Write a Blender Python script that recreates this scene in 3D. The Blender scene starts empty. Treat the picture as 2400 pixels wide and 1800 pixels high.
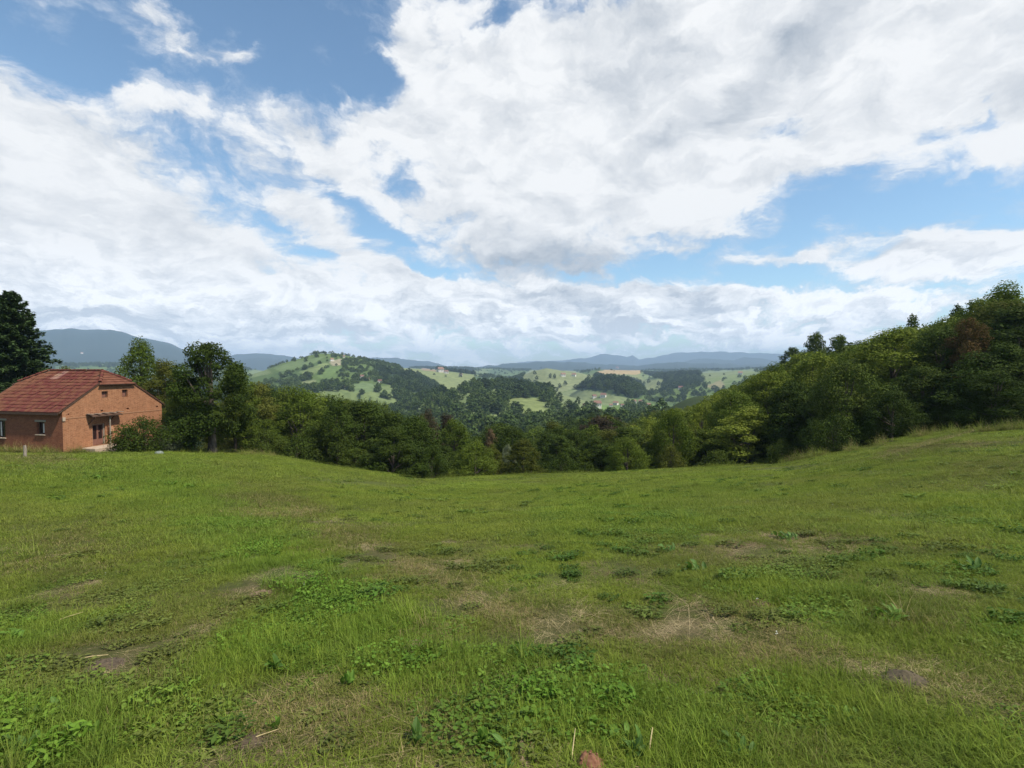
import bpy, bmesh, math, random
import numpy as np
from mathutils import Vector, Matrix
from mathutils.geometry import tessellate_polygon

random.seed(7)
RNG = np.random.default_rng(7)
R = math.radians
SC = bpy.context.scene
COL = SC.collection

# ------------------------------------------------------------------ camera, sky, sun, exposure
F = 1159.0            # focal length in pixels of the 2400 px wide photograph
PITCH = R(2.0)
cam_d = bpy.data.cameras.new("camera")
cam_d.sensor_fit = 'HORIZONTAL'
cam_d.sensor_width = 36.0
cam_d.lens = 36.0 * F / 2400.0
cam_d.clip_start = 0.05
cam_d.clip_end = 60000
cam = bpy.data.objects.new("camera", cam_d)
COL.objects.link(cam)
cam.location = (0, 0, 0)
cam.rotation_euler = (R(90) - PITCH, 0, 0)
SC.camera = cam

SC.view_settings.view_transform = 'Standard'
SC.view_settings.look = 'None'
SC.view_settings.exposure = 0.3
SC.view_settings.gamma = 1.0
SC.view_settings.use_curve_mapping = False
SC.cycles.max_bounces = 5
SC.cycles.diffuse_bounces = 2
SC.cycles.glossy_bounces = 2
SC.cycles.transmission_bounces = 2
SC.cycles.volume_bounces = 0
SC.cycles.transparent_max_bounces = 4

SUN_AZ, SUN_EL = R(118), R(54)     # azimuth measured from +Y towards +X
sun_d = bpy.data.lights.new("sun", 'SUN')
sun_d.energy = 4.6
sun_d.angle = R(3.0)
sun_d.color = (1.0, 0.93, 0.82)
sun = bpy.data.objects.new("sun", sun_d)
COL.objects.link(sun)
sdir = Vector((math.sin(SUN_AZ) * math.cos(SUN_EL), math.cos(SUN_AZ) * math.cos(SUN_EL), math.sin(SUN_EL)))
sun.rotation_euler = sdir.to_track_quat('Z', 'Y').to_euler()
sun.location = (0, 0, 60)


def pix_dir(px, py):
    """unit direction(s) of a photograph pixel"""
    a = (np.asarray(px, float) - 1200.0) / F
    b = (900.0 - np.asarray(py, float)) / F
    y = math.cos(PITCH) + b * math.sin(PITCH)
    z = -math.sin(PITCH) + b * math.cos(PITCH)
    n = np.sqrt(a * a + y * y + z * z)
    return a / n, y / n, z / n


def pix_azel(px, py):
    x, y, z = pix_dir(px, py)
    return np.arctan2(x, y), np.arcsin(z)


def pix_tan(px, py):
    """tangent of the elevation of a pixel"""
    x, y, z = pix_dir(px, py)
    return z / np.hypot(x, y)


def project(x, y, z):
    d = y * math.cos(PITCH) - z * math.sin(PITCH)
    u = y * math.sin(PITCH) + z * math.cos(PITCH)
    d = np.where(d > 0.05, d, np.nan)
    return 1200 + F * x / d, 900 - F * u / d


# ---- node helpers
class NT:
    def __init__(self, tree):
        self.t = tree
        self.x = 0

    def n(self, kind, **kw):
        nd = self.t.nodes.new(kind)
        self.x += 40
        nd.location = (self.x, -self.x % 600)
        ins = kw.pop('ins', {})
        for k, v in kw.items():
            setattr(nd, k, v)
        for k, v in ins.items():
            self.set(nd, k, v)
        return nd

    def set(self, nd, k, v):
        s = nd.inputs[k]
        if isinstance(v, bpy.types.NodeSocket):
            self.t.links.new(v, s)
        elif isinstance(v, bpy.types.Node):
            self.t.links.new(v.outputs[0], s)
        else:
            s.default_value = v

    def math(self, op, a, b=None, c=None, clamp=False):
        nd = self.n('ShaderNodeMath', operation=op, use_clamp=clamp)
        self.set(nd, 0, a)
        if b is not None:
            self.set(nd, 1, b)
        if c is not None:
            self.set(nd, 2, c)
        return nd.outputs[0]

    def vmath(self, op, a, b=None, out=0):
        nd = self.n('ShaderNodeVectorMath', operation=op)
        self.set(nd, 0, a)
        if b is not None:
            if op == 'SCALE':
                self.set(nd, 3, b)
            else:
                self.set(nd, 1, b)
        return nd.outputs[out]

    def mix(self, f, a, b, blend='MIX', clamp=True):
        nd = self.n('ShaderNodeMix', data_type='RGBA', blend_type=blend)
        nd.clamp_factor = clamp
        self.set(nd, 0, f)
        for i, v in ((6, a), (7, b)):
            if isinstance(v, tuple) and len(v) == 3:
                v = (*v, 1)
            self.set(nd, i, v)
        return nd.outputs[2]

    def ramp(self, v, a, b, c=0.0, d=1.0, smooth=True):
        nd = self.n('ShaderNodeMapRange', interpolation_type='SMOOTHSTEP' if smooth else 'LINEAR')
        for k, q in ((0, v), (1, a), (2, b), (3, c), (4, d)):
            self.set(nd, k, q)
        return nd.outputs[0]

    def noise(self, vec, scale, detail=4, rough=0.55, dist=0.0, lac=2.0, dim='3D', w=None, out=0):
        nd = self.n('ShaderNodeTexNoise', noise_dimensions=dim)
        if vec is not None:
            self.set(nd, 'Vector', vec)
        nd.inputs['Scale'].default_value = scale
        nd.inputs['Detail'].default_value = detail
        nd.inputs['Roughness'].default_value = rough
        nd.inputs['Distortion'].default_value = dist
        nd.inputs['Lacunarity'].default_value = lac
        return nd.outputs[out]


world = bpy.data.worlds.new("World")
SC.world = world
world.use_nodes = True
world.cycles.sampling_method = 'MANUAL'
world.cycles.sample_map_resolution = 512
wt = world.node_tree
wt.nodes.clear()
W = NT(wt)
tc = W.n('ShaderNodeTexCoord').outputs['Generated']
dirn = W.vmath('NORMALIZE', tc)
sep = W.n('ShaderNodeSeparateXYZ', ins={0: dirn})
sx, sy, sz = sep.outputs
zc = W.math('MAXIMUM', sz, 0.0)
AZ = W.math('ARCTAN2', sx, sy)
EL = W.math('ARCSINE', sz)
AE = W.n('ShaderNodeCombineXYZ', ins={0: AZ, 1: EL}).outputs[0]
den = W.math('ADD', zc, 0.15)
PL = W.n('ShaderNodeCombineXYZ', ins={0: W.math('DIVIDE', sx, den), 1: W.math('DIVIDE', sy, den)}).outputs[0]


def blob(px, py, rx, ry, rot, amt, soft=0.0):
    """soft elliptical patch of sky; centre/radii given at the photo's scale, turned into azimuth/elevation"""
    a, e = pix_azel(px, py)
    a1, _ = pix_azel(px + 5, py)
    _, e1 = pix_azel(px, py - 5)
    ka, ke = (a1 - a) / 5, (e1 - e) / 5
    mp = W.n('ShaderNodeMapping', vector_type='TEXTURE')
    W.set(mp, 'Vector', AE)
    mp.inputs['Location'].default_value = (a, e, 0)
    mp.inputs['Rotation'].default_value = (0, 0, -R(rot))
    mp.inputs['Scale'].default_value = (rx * ka, ry * ke, 1)
    ln = W.vmath('LENGTH', mp.outputs[0], out=1)
    return W.ramp(ln, 1.35, soft, 0.0, amt)


def total(parts):
    s = parts[0]
    for p in parts[1:]:
        s = W.math('ADD', s, p)
    return s


# warp the azimuth/elevation lookups so that the patches have ragged, streaky outlines
warp = W.noise(W.vmath('MULTIPLY', AE, (1.0, 1.5, 1.0)), 5.5, 6, 0.62, 0.3, out=1)
warp = W.vmath('SUBTRACT', warp, (0.5, 0.5, 0.5))
AE = W.vmath('ADD', AE, W.vmath('MULTIPLY', warp, (0.17, 0.15, 0.0)))

cover = total([
    # big left bank
    blob(40, 480, 560, 330, 22, 0.75), blob(420, 620, 620, 190, 27, 0.6), blob(0, 330, 330, 150, 22, 0.25),
    blob(250, 720, 700, 120, 4, 0.55),
    # small clouds top left
    blob(345, 45, 150, 70, 15, 0.42), blob(560, 120, 75, 38, 5, 0.36), blob(330, 245, 90, 35, 25, 0.2),
    blob(420, 265, 120, 60, 30, 0.25),
    blob(790, 160, 150, 38, 42, 0.36), blob(940, 90, 60, 70, -20, 0.36), blob(960, 170, 60, 120, 25, 0.28),
    blob(1110, 20, 40, 30, 0, 0.2),
    # diagonal broken cloud between
    blob(700, 300, 240, 75, 32, 0.26), blob(850, 420, 260, 55, 33, 0.36), blob(640, 380, 260, 60, 33, 0.22),
    blob(730, 520, 240, 60, 32, 0.3),
    # big centre-right bank
    blob(1250, 250, 420, 240, 0, 0.75), blob(1650, 150, 640, 300, -12, 0.8), blob(2200, 60, 420, 260, 0, 0.8),
    blob(1350, 470, 400, 120, 0, 0.6), blob(1260, 590, 260, 60, 5, 0.5), blob(1850, 380, 420, 90, -18, 0.5),
    blob(930, 290, 160, 50, -8, 0.35), blob(1050, 480, 150, 60, 20, 0.3),
    # lower right cloud
    blob(2250, 590, 300, 75, -6, 0.6), blob(1900, 600, 260, 32, -6, 0.42), blob(2330, 330, 110, 40, -10, 0.38),
    # horizon layers
    blob(1350, 735, 700, 95, 0, 0.62), blob(1000, 690, 420, 80, 0, 0.42), blob(2000, 760, 500, 60, 0, 0.3),
    blob(850, 600, 220, 40, 30, 0.36), blob(1570, 710, 200, 40, 0, 0.3),
    blob(1640, 560, 240, 26, -4, 0.3), blob(2350, 200, 200, 160, 0, 0.5),
    # gaps of blue
    blob(700, 90, 420, 130, 12, -0.45), blob(80, 90, 240, 90, 10, -0.42), blob(680, 210, 170, 70, 15, -0.25),
    blob(950, 430, 90, 34, 20, -0.30), blob(880, 520, 170, 26, 30, -0.22), blob(1010, 640, 130, 24, 5, -0.42),
    blob(1940, 510, 130, 36, -4, -0.46), blob(2100, 640, 300, 50, -4, 0.22), blob(2250, 400, 160, 50, -15, 0.24), blob(720, 200, 260, 60, 30, 0.12), blob(1800, 660, 330, 36, 5, -0.42), blob(1440, 645, 150, 30, -6, -0.36),
    blob(2230, 430, 200, 42, -22, -0.36), blob(2290, 290, 60, 40, 60, -0.22), blob(1160, 60, 60, 60, 0, -0.25),
    blob(870, 590, 130, 20, 20, -0.2),
])

strch = W.n('ShaderNodeMapping', vector_type='POINT')
W.set(strch, 'Vector', PL)
strch.inputs['Rotation'].default_value = (0, 0, R(-28))
strch.inputs['Scale'].default_value = (1.0, 0.7, 1.0)
PS = strch.outputs[0]
n_big = W.noise(PS, 0.9, 9, 0.60, 0.25)
n_fine = W.noise(PL, 3.6, 10, 0.66, 0.5)
# cauliflower heads close to the horizon, where clouds are seen from the side
AEs = W.vmath('MULTIPLY', AE, (1.0, 1.9, 1.0))
n_side = W.noise(AEs, 8.5, 10, 0.60, 0.15)
AEl = W.vmath('MULTIPLY', AE, (1.0, 2.3, 1.0))
n_low = W.noise(AEl, 15.0, 8, 0.62, 0.2)
nearh = W.ramp(EL, R(14), R(3), 0, 1)
nmix = W.n('ShaderNodeMix', data_type='FLOAT', ins={0: nearh, 2: W.math('MULTIPLY_ADD', n_side, 0.42, W.math('MULTIPLY_ADD', n_fine, 0.28, W.math('MULTIPLY', n_big, 0.30))), 3: W.math('MULTIPLY_ADD', n_low, 0.6, W.math('MULTIPLY', n_side, 0.4))}).outputs[0]
dsum = W.math('ADD', W.math('MULTIPLY_ADD', nmix, 3.0, -1.5), W.math('ADD', cover, 0.06))
density = W.ramp(dsum, -0.06, 0.46)
thick = W.ramp(dsum, 0.25, 1.2)

# shading of the clouds: difference of the cloud field towards the sun, plus thick grey bellies
PL2 = W.vmath('ADD', PS, (0.22, 0.06, 0.0))
n_big2 = W.noise(PL2, 0.9, 6, 0.55, 0.25)
AE2 = W.vmath('ADD', AEs, (0.025, 0.05, 0))
n_side2 = W.noise(AE2, 8.5, 7, 0.58, 0.15)
n_a = W.math('MULTIPLY_ADD', n_side, 0.6, W.math('MULTIPLY', n_big, 0.4))
n_b = W.math('MULTIPLY_ADD', n_side2, 0.6, W.math('MULTIPLY', n_big2, 0.4))
rel = W.math('MULTIPLY', W.math('SUBTRACT', n_a, n_b), 2.1)
n_low2 = W.noise(W.vmath('ADD', AEl, (0.015, 0.03, 0)), 15.0, 6, 0.6, 0.2)
rel = W.math('ADD', rel, W.math('MULTIPLY', nearh, W.math('MULTIPLY', W.math('SUBTRACT', n_low, n_low2), 2.4)))
greys = total([
    blob(1255, 610, 250, 55, 4, 0.85), blob(1500, 130, 170, 130, 10, 0.33), blob(1800, 150, 380, 70, -25, 0.58),
    blob(1450, 30, 200, 80, 0, 0.25), blob(1230, 520, 260, 60, 5, 0.18),
    blob(200, 760, 420, 75, 0, 0.40), blob(150, 690, 260, 40, 10, 0.25), blob(700, 760, 400, 60, 0, 0.38),
    blob(330, 470, 260, 32, 28, 0.15), blob(120, 540, 220, 20, 10, 0.15), blob(1640, 740, 150, 90, 0, 0.45), blob(1430, 748, 60, 22, 0, 0.6),
    blob(1200, 760, 500, 60, 0, 0.25), blob(2150, 520, 220, 28, -8, 0.55), blob(1800, 400, 180, 30, -20, 0.2),
    blob(2250, 800, 400, 120, 0, 0.15), blob(1300, 690, 180, 20, 0, 0.3), blob(1950, 630, 300, 20, -4, 0.25), blob(1350, 705, 280, 22, 0, 0.35), blob(1400, 780, 320, 22, 0, 0.3),
    blob(1350, 440, 260, 30, -10, 0.14),
])
light = W.math('SUBTRACT', W.math('ADD', W.math('ADD', 0.84, rel), W.math('MULTIPLY', W.math('SUBTRACT', n_fine, 0.5), 0.8)), greys)
light = W.ramp(light, 0.0, 0.95, smooth=False)
light = W.math('MAXIMUM', light, W.ramp(EL, R(9), R(1), 0, 0.28))
c_cloud = W.mix(light, (0.43, 0.49, 0.57), (0.97, 0.985, 1.0))
# thin cloud near the edges is bluer and dimmer
c_cloud = W.mix(W.ramp(density, 0.15, 0.85), W.mix(0.5, c_cloud, (0.50, 0.60, 0.78)), c_cloud)

nish = W.n('ShaderNodeTexSky', sky_type='NISHITA', sun_disc=False)
nish.sun_elevation = SUN_EL
nish.sun_rotation = SUN_AZ
nish.altitude = 300
nish.air_density = 1.0
nish.dust_density = 0.7
nish.ozone_density = 1.2
bg_sky = W.n('ShaderNodeBackground', ins={0: W.mix(1.0, nish.outputs[0], (0.84, 0.97, 0.96), 'MULTIPLY'), 1: 0.15})
bg_cl = W.n('ShaderNodeBackground', ins={0: c_cloud, 1: W.ramp(EL, R(13), R(1), 0.81, 1.16)})
mixw = W.n('ShaderNodeMixShader', ins={0: density, 1: bg_sky.outputs[0], 2: bg_cl.outputs[0]})
outw = W.n('ShaderNodeOutputWorld', ins={0: mixw.outputs[0]})


# ------------------------------------------------------------------ noise in numpy
def _hash(ix, iy, seed):
    h = (ix.astype(np.int64) * 374761393 + iy.astype(np.int64) * 668265263 + seed * 1442695040888963) & 0xffffffff
    h = ((h ^ (h >> 13)) * 1274126177) & 0xffffffff
    h = h ^ (h >> 16)
    return (h & 0xffffff) / float(0xffffff)


def vnoise(x, y, seed=0):
    ix, iy = np.floor(x), np.floor(y)
    fx, fy = x - ix, y - iy
    fx, fy = fx * fx * (3 - 2 * fx), fy * fy * (3 - 2 * fy)
    a, b = _hash(ix, iy, seed), _hash(ix + 1, iy, seed)
    c, d = _hash(ix, iy + 1, seed), _hash(ix + 1, iy + 1, seed)
    return (a + (b - a) * fx) * (1 - fy) + (c + (d - c) * fx) * fy


def fbm(x, y, seed=0, octaves=4, gain=0.5):
    s, a, t = 0, 1.0, 0
    for o in range(octaves):
        s = s + a * vnoise(x * 2 ** o + 17.3 * o, y * 2 ** o - 9.1 * o, seed + o)
        t += a
        a *= gain
    return s / t


def sstep(a, b, v):
    t = np.clip((v - a) / (b - a), 0, 1)
    return t * t * (3 - 2 * t)


# ------------------------------------------------------------------ the lie of the land
def px_az(px):
    return np.arctan2((np.asarray(px, float) - 1200.0) / F, 1.0)


BROW = [(-900, 1046, 62), (0, 1049, 60), (143, 1051, 60), (300, 1049, 58), (490, 1055, 54), (561, 1060, 50), (658, 1071, 46),
        (776, 1094, 43), (889, 1107, 41), (946, 1119, 40), (1000, 1122, 40), (1081, 1118, 41), (1216, 1114, 42), (1400, 1109, 43),
        (1576, 1099, 44), (1750, 1092, 44), (1850, 1085, 43), (1910, 1071, 42), (2080, 1044, 41), (2150, 1024, 42), (2400, 1006, 43), (3300, 985, 45)]
b_az = np.array([px_az(b[0]) for b in BROW])
b_tan = np.array([pix_tan(b[0], b[1]) for b in BROW])
b_r = np.array([b[2] for b in BROW], float)
CAM_H = 1.6

FAR = {380: -48, 550: -54, 800: -60, 1200: -64, 2000: -66, 4000: -60, 13000: -60}
COLS = [
    (-900, {75: -10, 120: -26, 180: -36, 260: -42}),
    (0, {75: -10, 120: -26, 180: -36, 260: -42}),
    (400, {75: -11, 120: -28, 180: -36, 260: -42}),
    (560, {56: -8.5, 75: -14, 120: -30, 180: -37, 260: -43}),
    (760, {52: -11.5, 60: -13.5, 75: -18, 120: -31, 180: -37, 260: -43}),
    (950, {50: -13, 60: -16, 75: -20, 120: -32, 180: -38, 260: -44}),
    (1200, {50: -12.5, 60: -15.5, 75: -19, 120: -28, 180: -34, 260: -40, 330: -42}),
    (1450, {50: -12, 60: -14, 75: -17, 120: -23, 180: -28, 260: -31, 320: -36, 450: -50}),
    (1650, {52: -11, 60: -12, 75: -13.5, 120: -15, 180: -13, 220: -12, 300: -24, 450: -50}),
    (1850, {50: -8.5, 60: -9, 75: -8.5, 120: -5, 150: -3, 200: -8, 300: -36, 450: -52}),
    (2080, {50: -5.5, 60: -5, 75: -3.5, 100: -2, 150: -2, 200: -11, 300: -38, 450: -54}),
    (2400, {52: -3.4, 60: -3, 80: -2, 110: -1, 150: -5, 200: -16, 300: -40, 450: -54}),
    (3300, {52: -3, 80: -1, 110: 0, 150: -4, 200: -15, 300: -40}),
]
_rk = np.exp(np.linspace(math.log(30), math.log(13000), 260))
_tab = []
for px, d in COLS:
    f = dict(FAR)
    mk = max(d)
    f = {k: v for k, v in f.items() if k > mk}
    f.update(d)
    ks = sorted(f)
    _tab.append(np.interp(np.log(_rk), np.log(ks), [f[k] for k in ks]))
_tab = np.array(_tab)
_caz = np.array([px_az(c[0]) for c in COLS])

RIDGES = [  # r, front width, back width, crest [(px, py)]
    (620, 290, 300, [(860, 1010), (930, 960), (1000, 935), (1060, 918), (1110, 906), (1160, 902), (1220, 907), (1280, 920), (1340, 932), (1400, 950), (1460, 1000)]),
    (1150, 520, 500, [(440, 960), (500, 915), (560, 889), (600, 874), (640, 860), (660, 852), (700, 842), (740, 829), (790, 828), (830, 837), (860, 842), (920, 856), (970, 872), (1030, 905), (1080, 935), (1120, 970)]),
    (1500, 560, 400, [(780, 900), (870, 872), (920, 863), (1030, 867), (1110, 877), (1150, 884), (1200, 890), (1260, 930)]),
    (1350, 450, 400, [(1130, 920), (1180, 900), (1220, 882), (1250, 868), (1280, 864), (1330, 870), (1390, 880), (1440, 890), (1480, 910), (1530, 950)]),
    (1030, 230, 200, [(1310, 960), (1340, 925), (1370, 904), (1400, 892), (1440, 888), (1480, 896), (1510, 920), (1535, 955)]),
    (2300, 800, 600, [(1280, 890), (1340, 876), (1390, 867), (1440, 866), (1500, 869), (1560, 884), (1620, 890)]),
    (1750, 650, 500, [(1450, 925), (1500, 895), (1540, 880), (1600, 876), (1700, 872), (1770, 868), (1900, 864), (2200, 860), (3300, 860)]),
    (3100, 900, 900, [(-900, 870), (700, 870), (1000, 862), (1150, 864), (1300, 869), (1500, 868), (1700, 865), (1900, 860), (3300, 860)]),
    (2700, 900, 700, [(-900, 868), (300, 852), (500, 858), (560, 861), (620, 870), (700, 885), (800, 900)]),
]
MOUNTS = [
    (5500, 1900, 1500, [(-900, 830), (-300, 800), (-100, 785), (60, 776), (115, 772), (150, 770), (180, 768), (220, 774), (260, 771), (290, 777), (330, 790), (360, 796), (400, 806), (440, 822), (490, 845), (560, 870)]),
    (6600, 1500, 1000, [(440, 875), (500, 845), (555, 831), (600, 828), (640, 830), (690, 838), (760, 850), (840, 842), (873, 837), (934, 839), (980, 845), (1025, 849), (1080, 870)]),
    (5400, 1500, 1000, [(1020, 880), (1080, 864), (1200, 851), (1280, 847), (1350, 849), (1420, 854), (1500, 856), (1560, 851), (1600, 849), (1700, 853), (1900, 856), (2200, 850), (3300, 850)]),
    (7300, 1200, 800, [(1460, 880), (1520, 862), (1590, 849), (1640, 841), (1720, 843), (1745, 837), (1800, 842), (1900, 846), (2200, 850), (3300, 850)]),
    (9300, 1500, 900, [(1120, 870), (1180, 855), (1240, 846), (1300, 845), (1350, 841), (1380, 837), (1410, 829), (1440, 833), (1470, 835), (1482, 832), (1497, 842), (1530, 838), (1560, 831), (1600, 826), (1700, 824), (1760, 827), (1850, 829), (2100, 835), (3300, 840)]),
]


# slope of the meadow by azimuth, smoothed so that no crease runs up to the camera
_saz = np.linspace(b_az[0], b_az[-1], 900)
_ssl = np.interp(_saz, b_az, b_tan) + CAM_H / np.interp(_saz, b_az, b_r)
_k = np.exp(-0.5 * (np.arange(-24, 25) / 4.0) ** 2)
_ssl = np.convolve(np.pad(_ssl, 24, mode='edge'), _k / _k.sum(), mode='valid')


def height(az, r):
    """ground height for arrays of azimuth and distance (eye level is 0)"""
    az, r = np.broadcast_arrays(np.asarray(az, float), np.asarray(r, float))
    shp = az.shape
    az, r = az.ravel(), r.ravel()
    x, y = r * np.sin(az), r * np.cos(az)
    azc = np.clip(az, b_az[0], b_az[-1])
    tb, rb = np.interp(azc, b_az, b_tan), np.interp(azc, b_az, b_r)
    sl = np.interp(azc, _saz, _ssl)
    tb = sl - CAM_H / rb
    wpl = sstep(4, 32, r)
    sl = sl * wpl + (-(0.006 * 0 + 0.182) * np.cos(az + 0.21) * 0.93) * (1 - wpl)
    back = sstep(R(62), R(150), np.abs(az))
    sl = sl * (1 - 1.3 * back)
    zm = -CAM_H + sl * r
    und = (fbm(x / 9.0, y / 9.0, 3, 3) - 0.5) * 0.5 * sstep(1, 10, r) * sstep(0, 14, rb - r)
    und += (fbm(x / 1.3, y / 1.3, 5, 3) - 0.5) * 0.10 * sstep(0.5, 2.5, r)
    zm = zm + und
    # table beyond the brow
    ci = np.interp(azc, _caz, np.arange(len(_caz)))
    i0 = np.clip(np.floor(ci).astype(int), 0, len(_caz) - 2)
    t = ci - i0
    t = t * t * (3 - 2 * t)
    rr = np.interp(np.log(np.maximum(r, 1)), np.log(_rk), np.arange(len(_rk)))
    j0 = np.clip(np.floor(rr).astype(int), 0, len(_rk) - 2)
    u = rr - j0
    zt = (_tab[i0, j0] * (1 - u) + _tab[i0, j0 + 1] * u) * (1 - t) + (_tab[i0 + 1, j0] * (1 - u) + _tab[i0 + 1, j0 + 1] * u) * t
    zt = zt + (fbm(x / 60, y / 60, 11, 4) - 0.5) * 6 * sstep(70, 200, r) + (fbm(x / 300, y / 300, 21, 4) - 0.5) * 22 * sstep(400, 900, r)
    w = sstep(0, 7, r - rb)
    zb = -CAM_H + sl * rb
    # ground falls away from the brow, then meets the table
    zdrop = zb + sl * (r - rb) - 0.03 * np.maximum(r - rb, 0) ** 1.6
    z = np.where(r < rb, zm, (1 - w) * np.maximum(zdrop, -60) + w * np.minimum(zt, zdrop * (r < rb + 12) + 999 * (r >= rb + 12)))
    for (r0, wf, wb, cr) in RIDGES + MOUNTS:
        ca = np.array([px_az(c[0]) for c in cr])
        ct = np.array([pix_tan(c[0], c[1]) for c in cr])
        far = r0 > 4000
        rc = r0 * (1 + 0.12 * (vnoise(az * 6 + r0, az * 0, 31) - 0.5))
        base = -64.0
        zc_ = np.interp(az, ca, ct, left=-9, right=-9) * rc
        if far:
            zc_ = zc_ + (fbm(az * 60, az * 0 + r0, 41, 4) - 0.5) * 0.0045 * rc
        else:
            crn = (fbm(az * 40, az * 0 + r0, 41, 4) - 0.5) * 0.003 * rc
        edge = np.interp(az, [ca[0] - 0.06, ca[0], ca[-1], ca[-1] + 0.06], [0, 1, 1, 0])
        zc_ = np.maximum(zc_, base - 20)
        s = np.where(r < rc, (rc - r) / wf, (r - rc) / wb)
        gul = (fbm(x / (wf * 0.55), y / (wf * 0.55), 51, 3, 0.4) - 0.5) * np.clip(s, 0, 1) * 1.0
        s2 = np.clip(s + gul, 0, 1)
        prof = 1 - s2 * s2 * (3 - 2 * s2) if not far else 1 - s2 ** 1.2
        zr = base + (zc_ - base) * prof
        if not far:
            zr = zr + crn * np.exp(-(s * 5) ** 2)
        zr = np.where((edge > 0) & (s < 1.0), base + (zr - base) * edge, -200)
        z = np.maximum(z, zr)
    return z.reshape(shp)


def H(x, y):
    return height(np.arctan2(x, y), np.hypot(x, y))


def ground_at(px, py, rmax=4500.0):
    """first point of the ground seen along a photo pixel"""
    dx, dy, dz = [float(v) for v in pix_dir(px, py)]
    h = math.hypot(dx, dy)
    rr = np.exp(np.linspace(math.log(0.8), math.log(rmax), 3000))
    az = math.atan2(dx, dy)
    zg = height(np.full_like(rr, az), rr)
    hit = np.nonzero(zg >= rr * dz / h)[0]
    k = hit[0] if len(hit) else len(rr) - 1
    r = rr[k]
    if k > 0:
        a, b = rr[k - 1], rr[k]
        fa, fb = zg[k - 1] - a * dz / h, zg[k] - b * dz / h
        if fb != fa:
            r = a + (b - a) * np.clip(-fa / (fb - fa), 0, 1)
    return Vector((r * math.sin(az), r * math.cos(az), float(height(az, r))))


def at_r(px, r, dz=0.0):
    az = float(px_az(px))
    return Vector((r * math.sin(az), r * math.cos(az), float(height(az, r)) + dz))


# ------------------------------------------------------------------ materials
def mat(name, build):
    m = bpy.data.materials.new(name)
    m.use_nodes = True
    m.node_tree.nodes.clear()
    N = NT(m.node_tree)
    sh = build(N)
    N.n('ShaderNodeOutputMaterial', ins={0: sh})
    return m


def principled(N, color, rough=0.8, normal=None, spec=0.3, **kw):
    p = N.n('ShaderNodeBsdfPrincipled')
    if isinstance(color, tuple):
        color = (*color[:3], 1)
    N.set(p, 'Base Color', color)
    N.set(p, 'Roughness', rough)
    N.set(p, 'Specular IOR Level', spec)
    if normal is not None:
        N.set(p, 'Normal', normal)
    for k, v in kw.items():
        N.set(p, k, v)
    return p.outputs[0]


def bump(N, h, strength=0.5, dist=0.02):
    b = N.n('ShaderNodeBump', ins={'Height': h, 'Strength': strength, 'Distance': dist})
    return b.outputs[0]


def leaf_mat(name, col, dark=0.55, yellow=(0.16, 0.17, 0.03), var=0.35, trans=0.28):
    def b(N):
        at = N.n('ShaderNodeAttribute', attribute_name='rnd')
        oi = N.n('ShaderNodeObjectInfo')
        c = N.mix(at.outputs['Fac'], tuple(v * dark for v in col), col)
        c = N.mix(N.math('MULTIPLY', N.math('POWER', oi.outputs['Random'], 2.0), var), c, yellow)
        geo = N.n('ShaderNodeNewGeometry')
        nz = N.noise(geo.outputs['Position'], 0.35, 3, 0.6)
        c = N.mix(N.ramp(nz, 0.35, 0.7, 0.0, 0.45), c, N.mix(0.5, c, yellow))
        hs = N.n('ShaderNodeHueSaturation', ins={'Color': c, 'Value': N.math('MULTIPLY_ADD', oi.outputs['Random'], 0.5, 0.75)})
        p = principled(N, hs.outputs[0], 0.7, spec=0.06)
        t = N.n('ShaderNodeBsdfTranslucent', ins={0: N.mix(0.5, hs.outputs[0], (0.10, 0.16, 0.02))})
        return N.n('ShaderNodeMixShader', ins={0: trans, 1: p, 2: t.outputs[0]}).outputs[0]
    return mat(name, b)


M = {}
M['leaf'] = leaf_mat('leaf_green', (0.100, 0.150, 0.017))
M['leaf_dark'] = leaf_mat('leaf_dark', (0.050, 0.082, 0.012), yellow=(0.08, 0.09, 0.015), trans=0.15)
M['leaf_light'] = leaf_mat('leaf_light', (0.185, 0.235, 0.026), yellow=(0.18, 0.19, 0.035))
M['leaf_olive'] = leaf_mat('leaf_olive', (0.115, 0.130, 0.020), yellow=(0.12, 0.11, 0.03))
M['leaf_silver'] = leaf_mat('leaf_silver', (0.20, 0.24, 0.13), yellow=(0.22, 0.22, 0.12))
M['leaf_brown'] = leaf_mat('leaf_brown', (0.13, 0.090, 0.048), yellow=(0.10, 0.07, 0.03), trans=0.1)
M['leaf_purple'] = leaf_mat('leaf_purple', (0.058, 0.040, 0.026), yellow=(0.05, 0.05, 0.02), trans=0.1)
M['leaf_rust'] = leaf_mat('leaf_rust', (0.17, 0.095, 0.035), yellow=(0.16, 0.10, 0.03), trans=0.2)
M['needle'] = leaf_mat('needle', (0.055, 0.092, 0.030), yellow=(0.04, 0.06, 0.02), trans=0.08)
M['far_wood'] = leaf_mat('far_wood', (0.034, 0.062, 0.020), yellow=(0.07, 0.10, 0.025), var=0.8, trans=0.1)


def _bark(N):
    tcn = N.n('ShaderNodeTexCoord')
    mp = N.n('ShaderNodeMapping', ins={'Vector': tcn.outputs['Object'], 'Scale': (8, 8, 1.6)})
    n = N.noise(mp.outputs[0], 1.5, 5, 0.65)
    c = N.mix(N.ramp(n, 0.3, 0.7), (0.035, 0.026, 0.018), (0.13, 0.105, 0.08))
    return principled(N, c, 0.9, bump(N, n, 0.8, 0.04))


M['bark'] = mat('bark', _bark)


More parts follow.
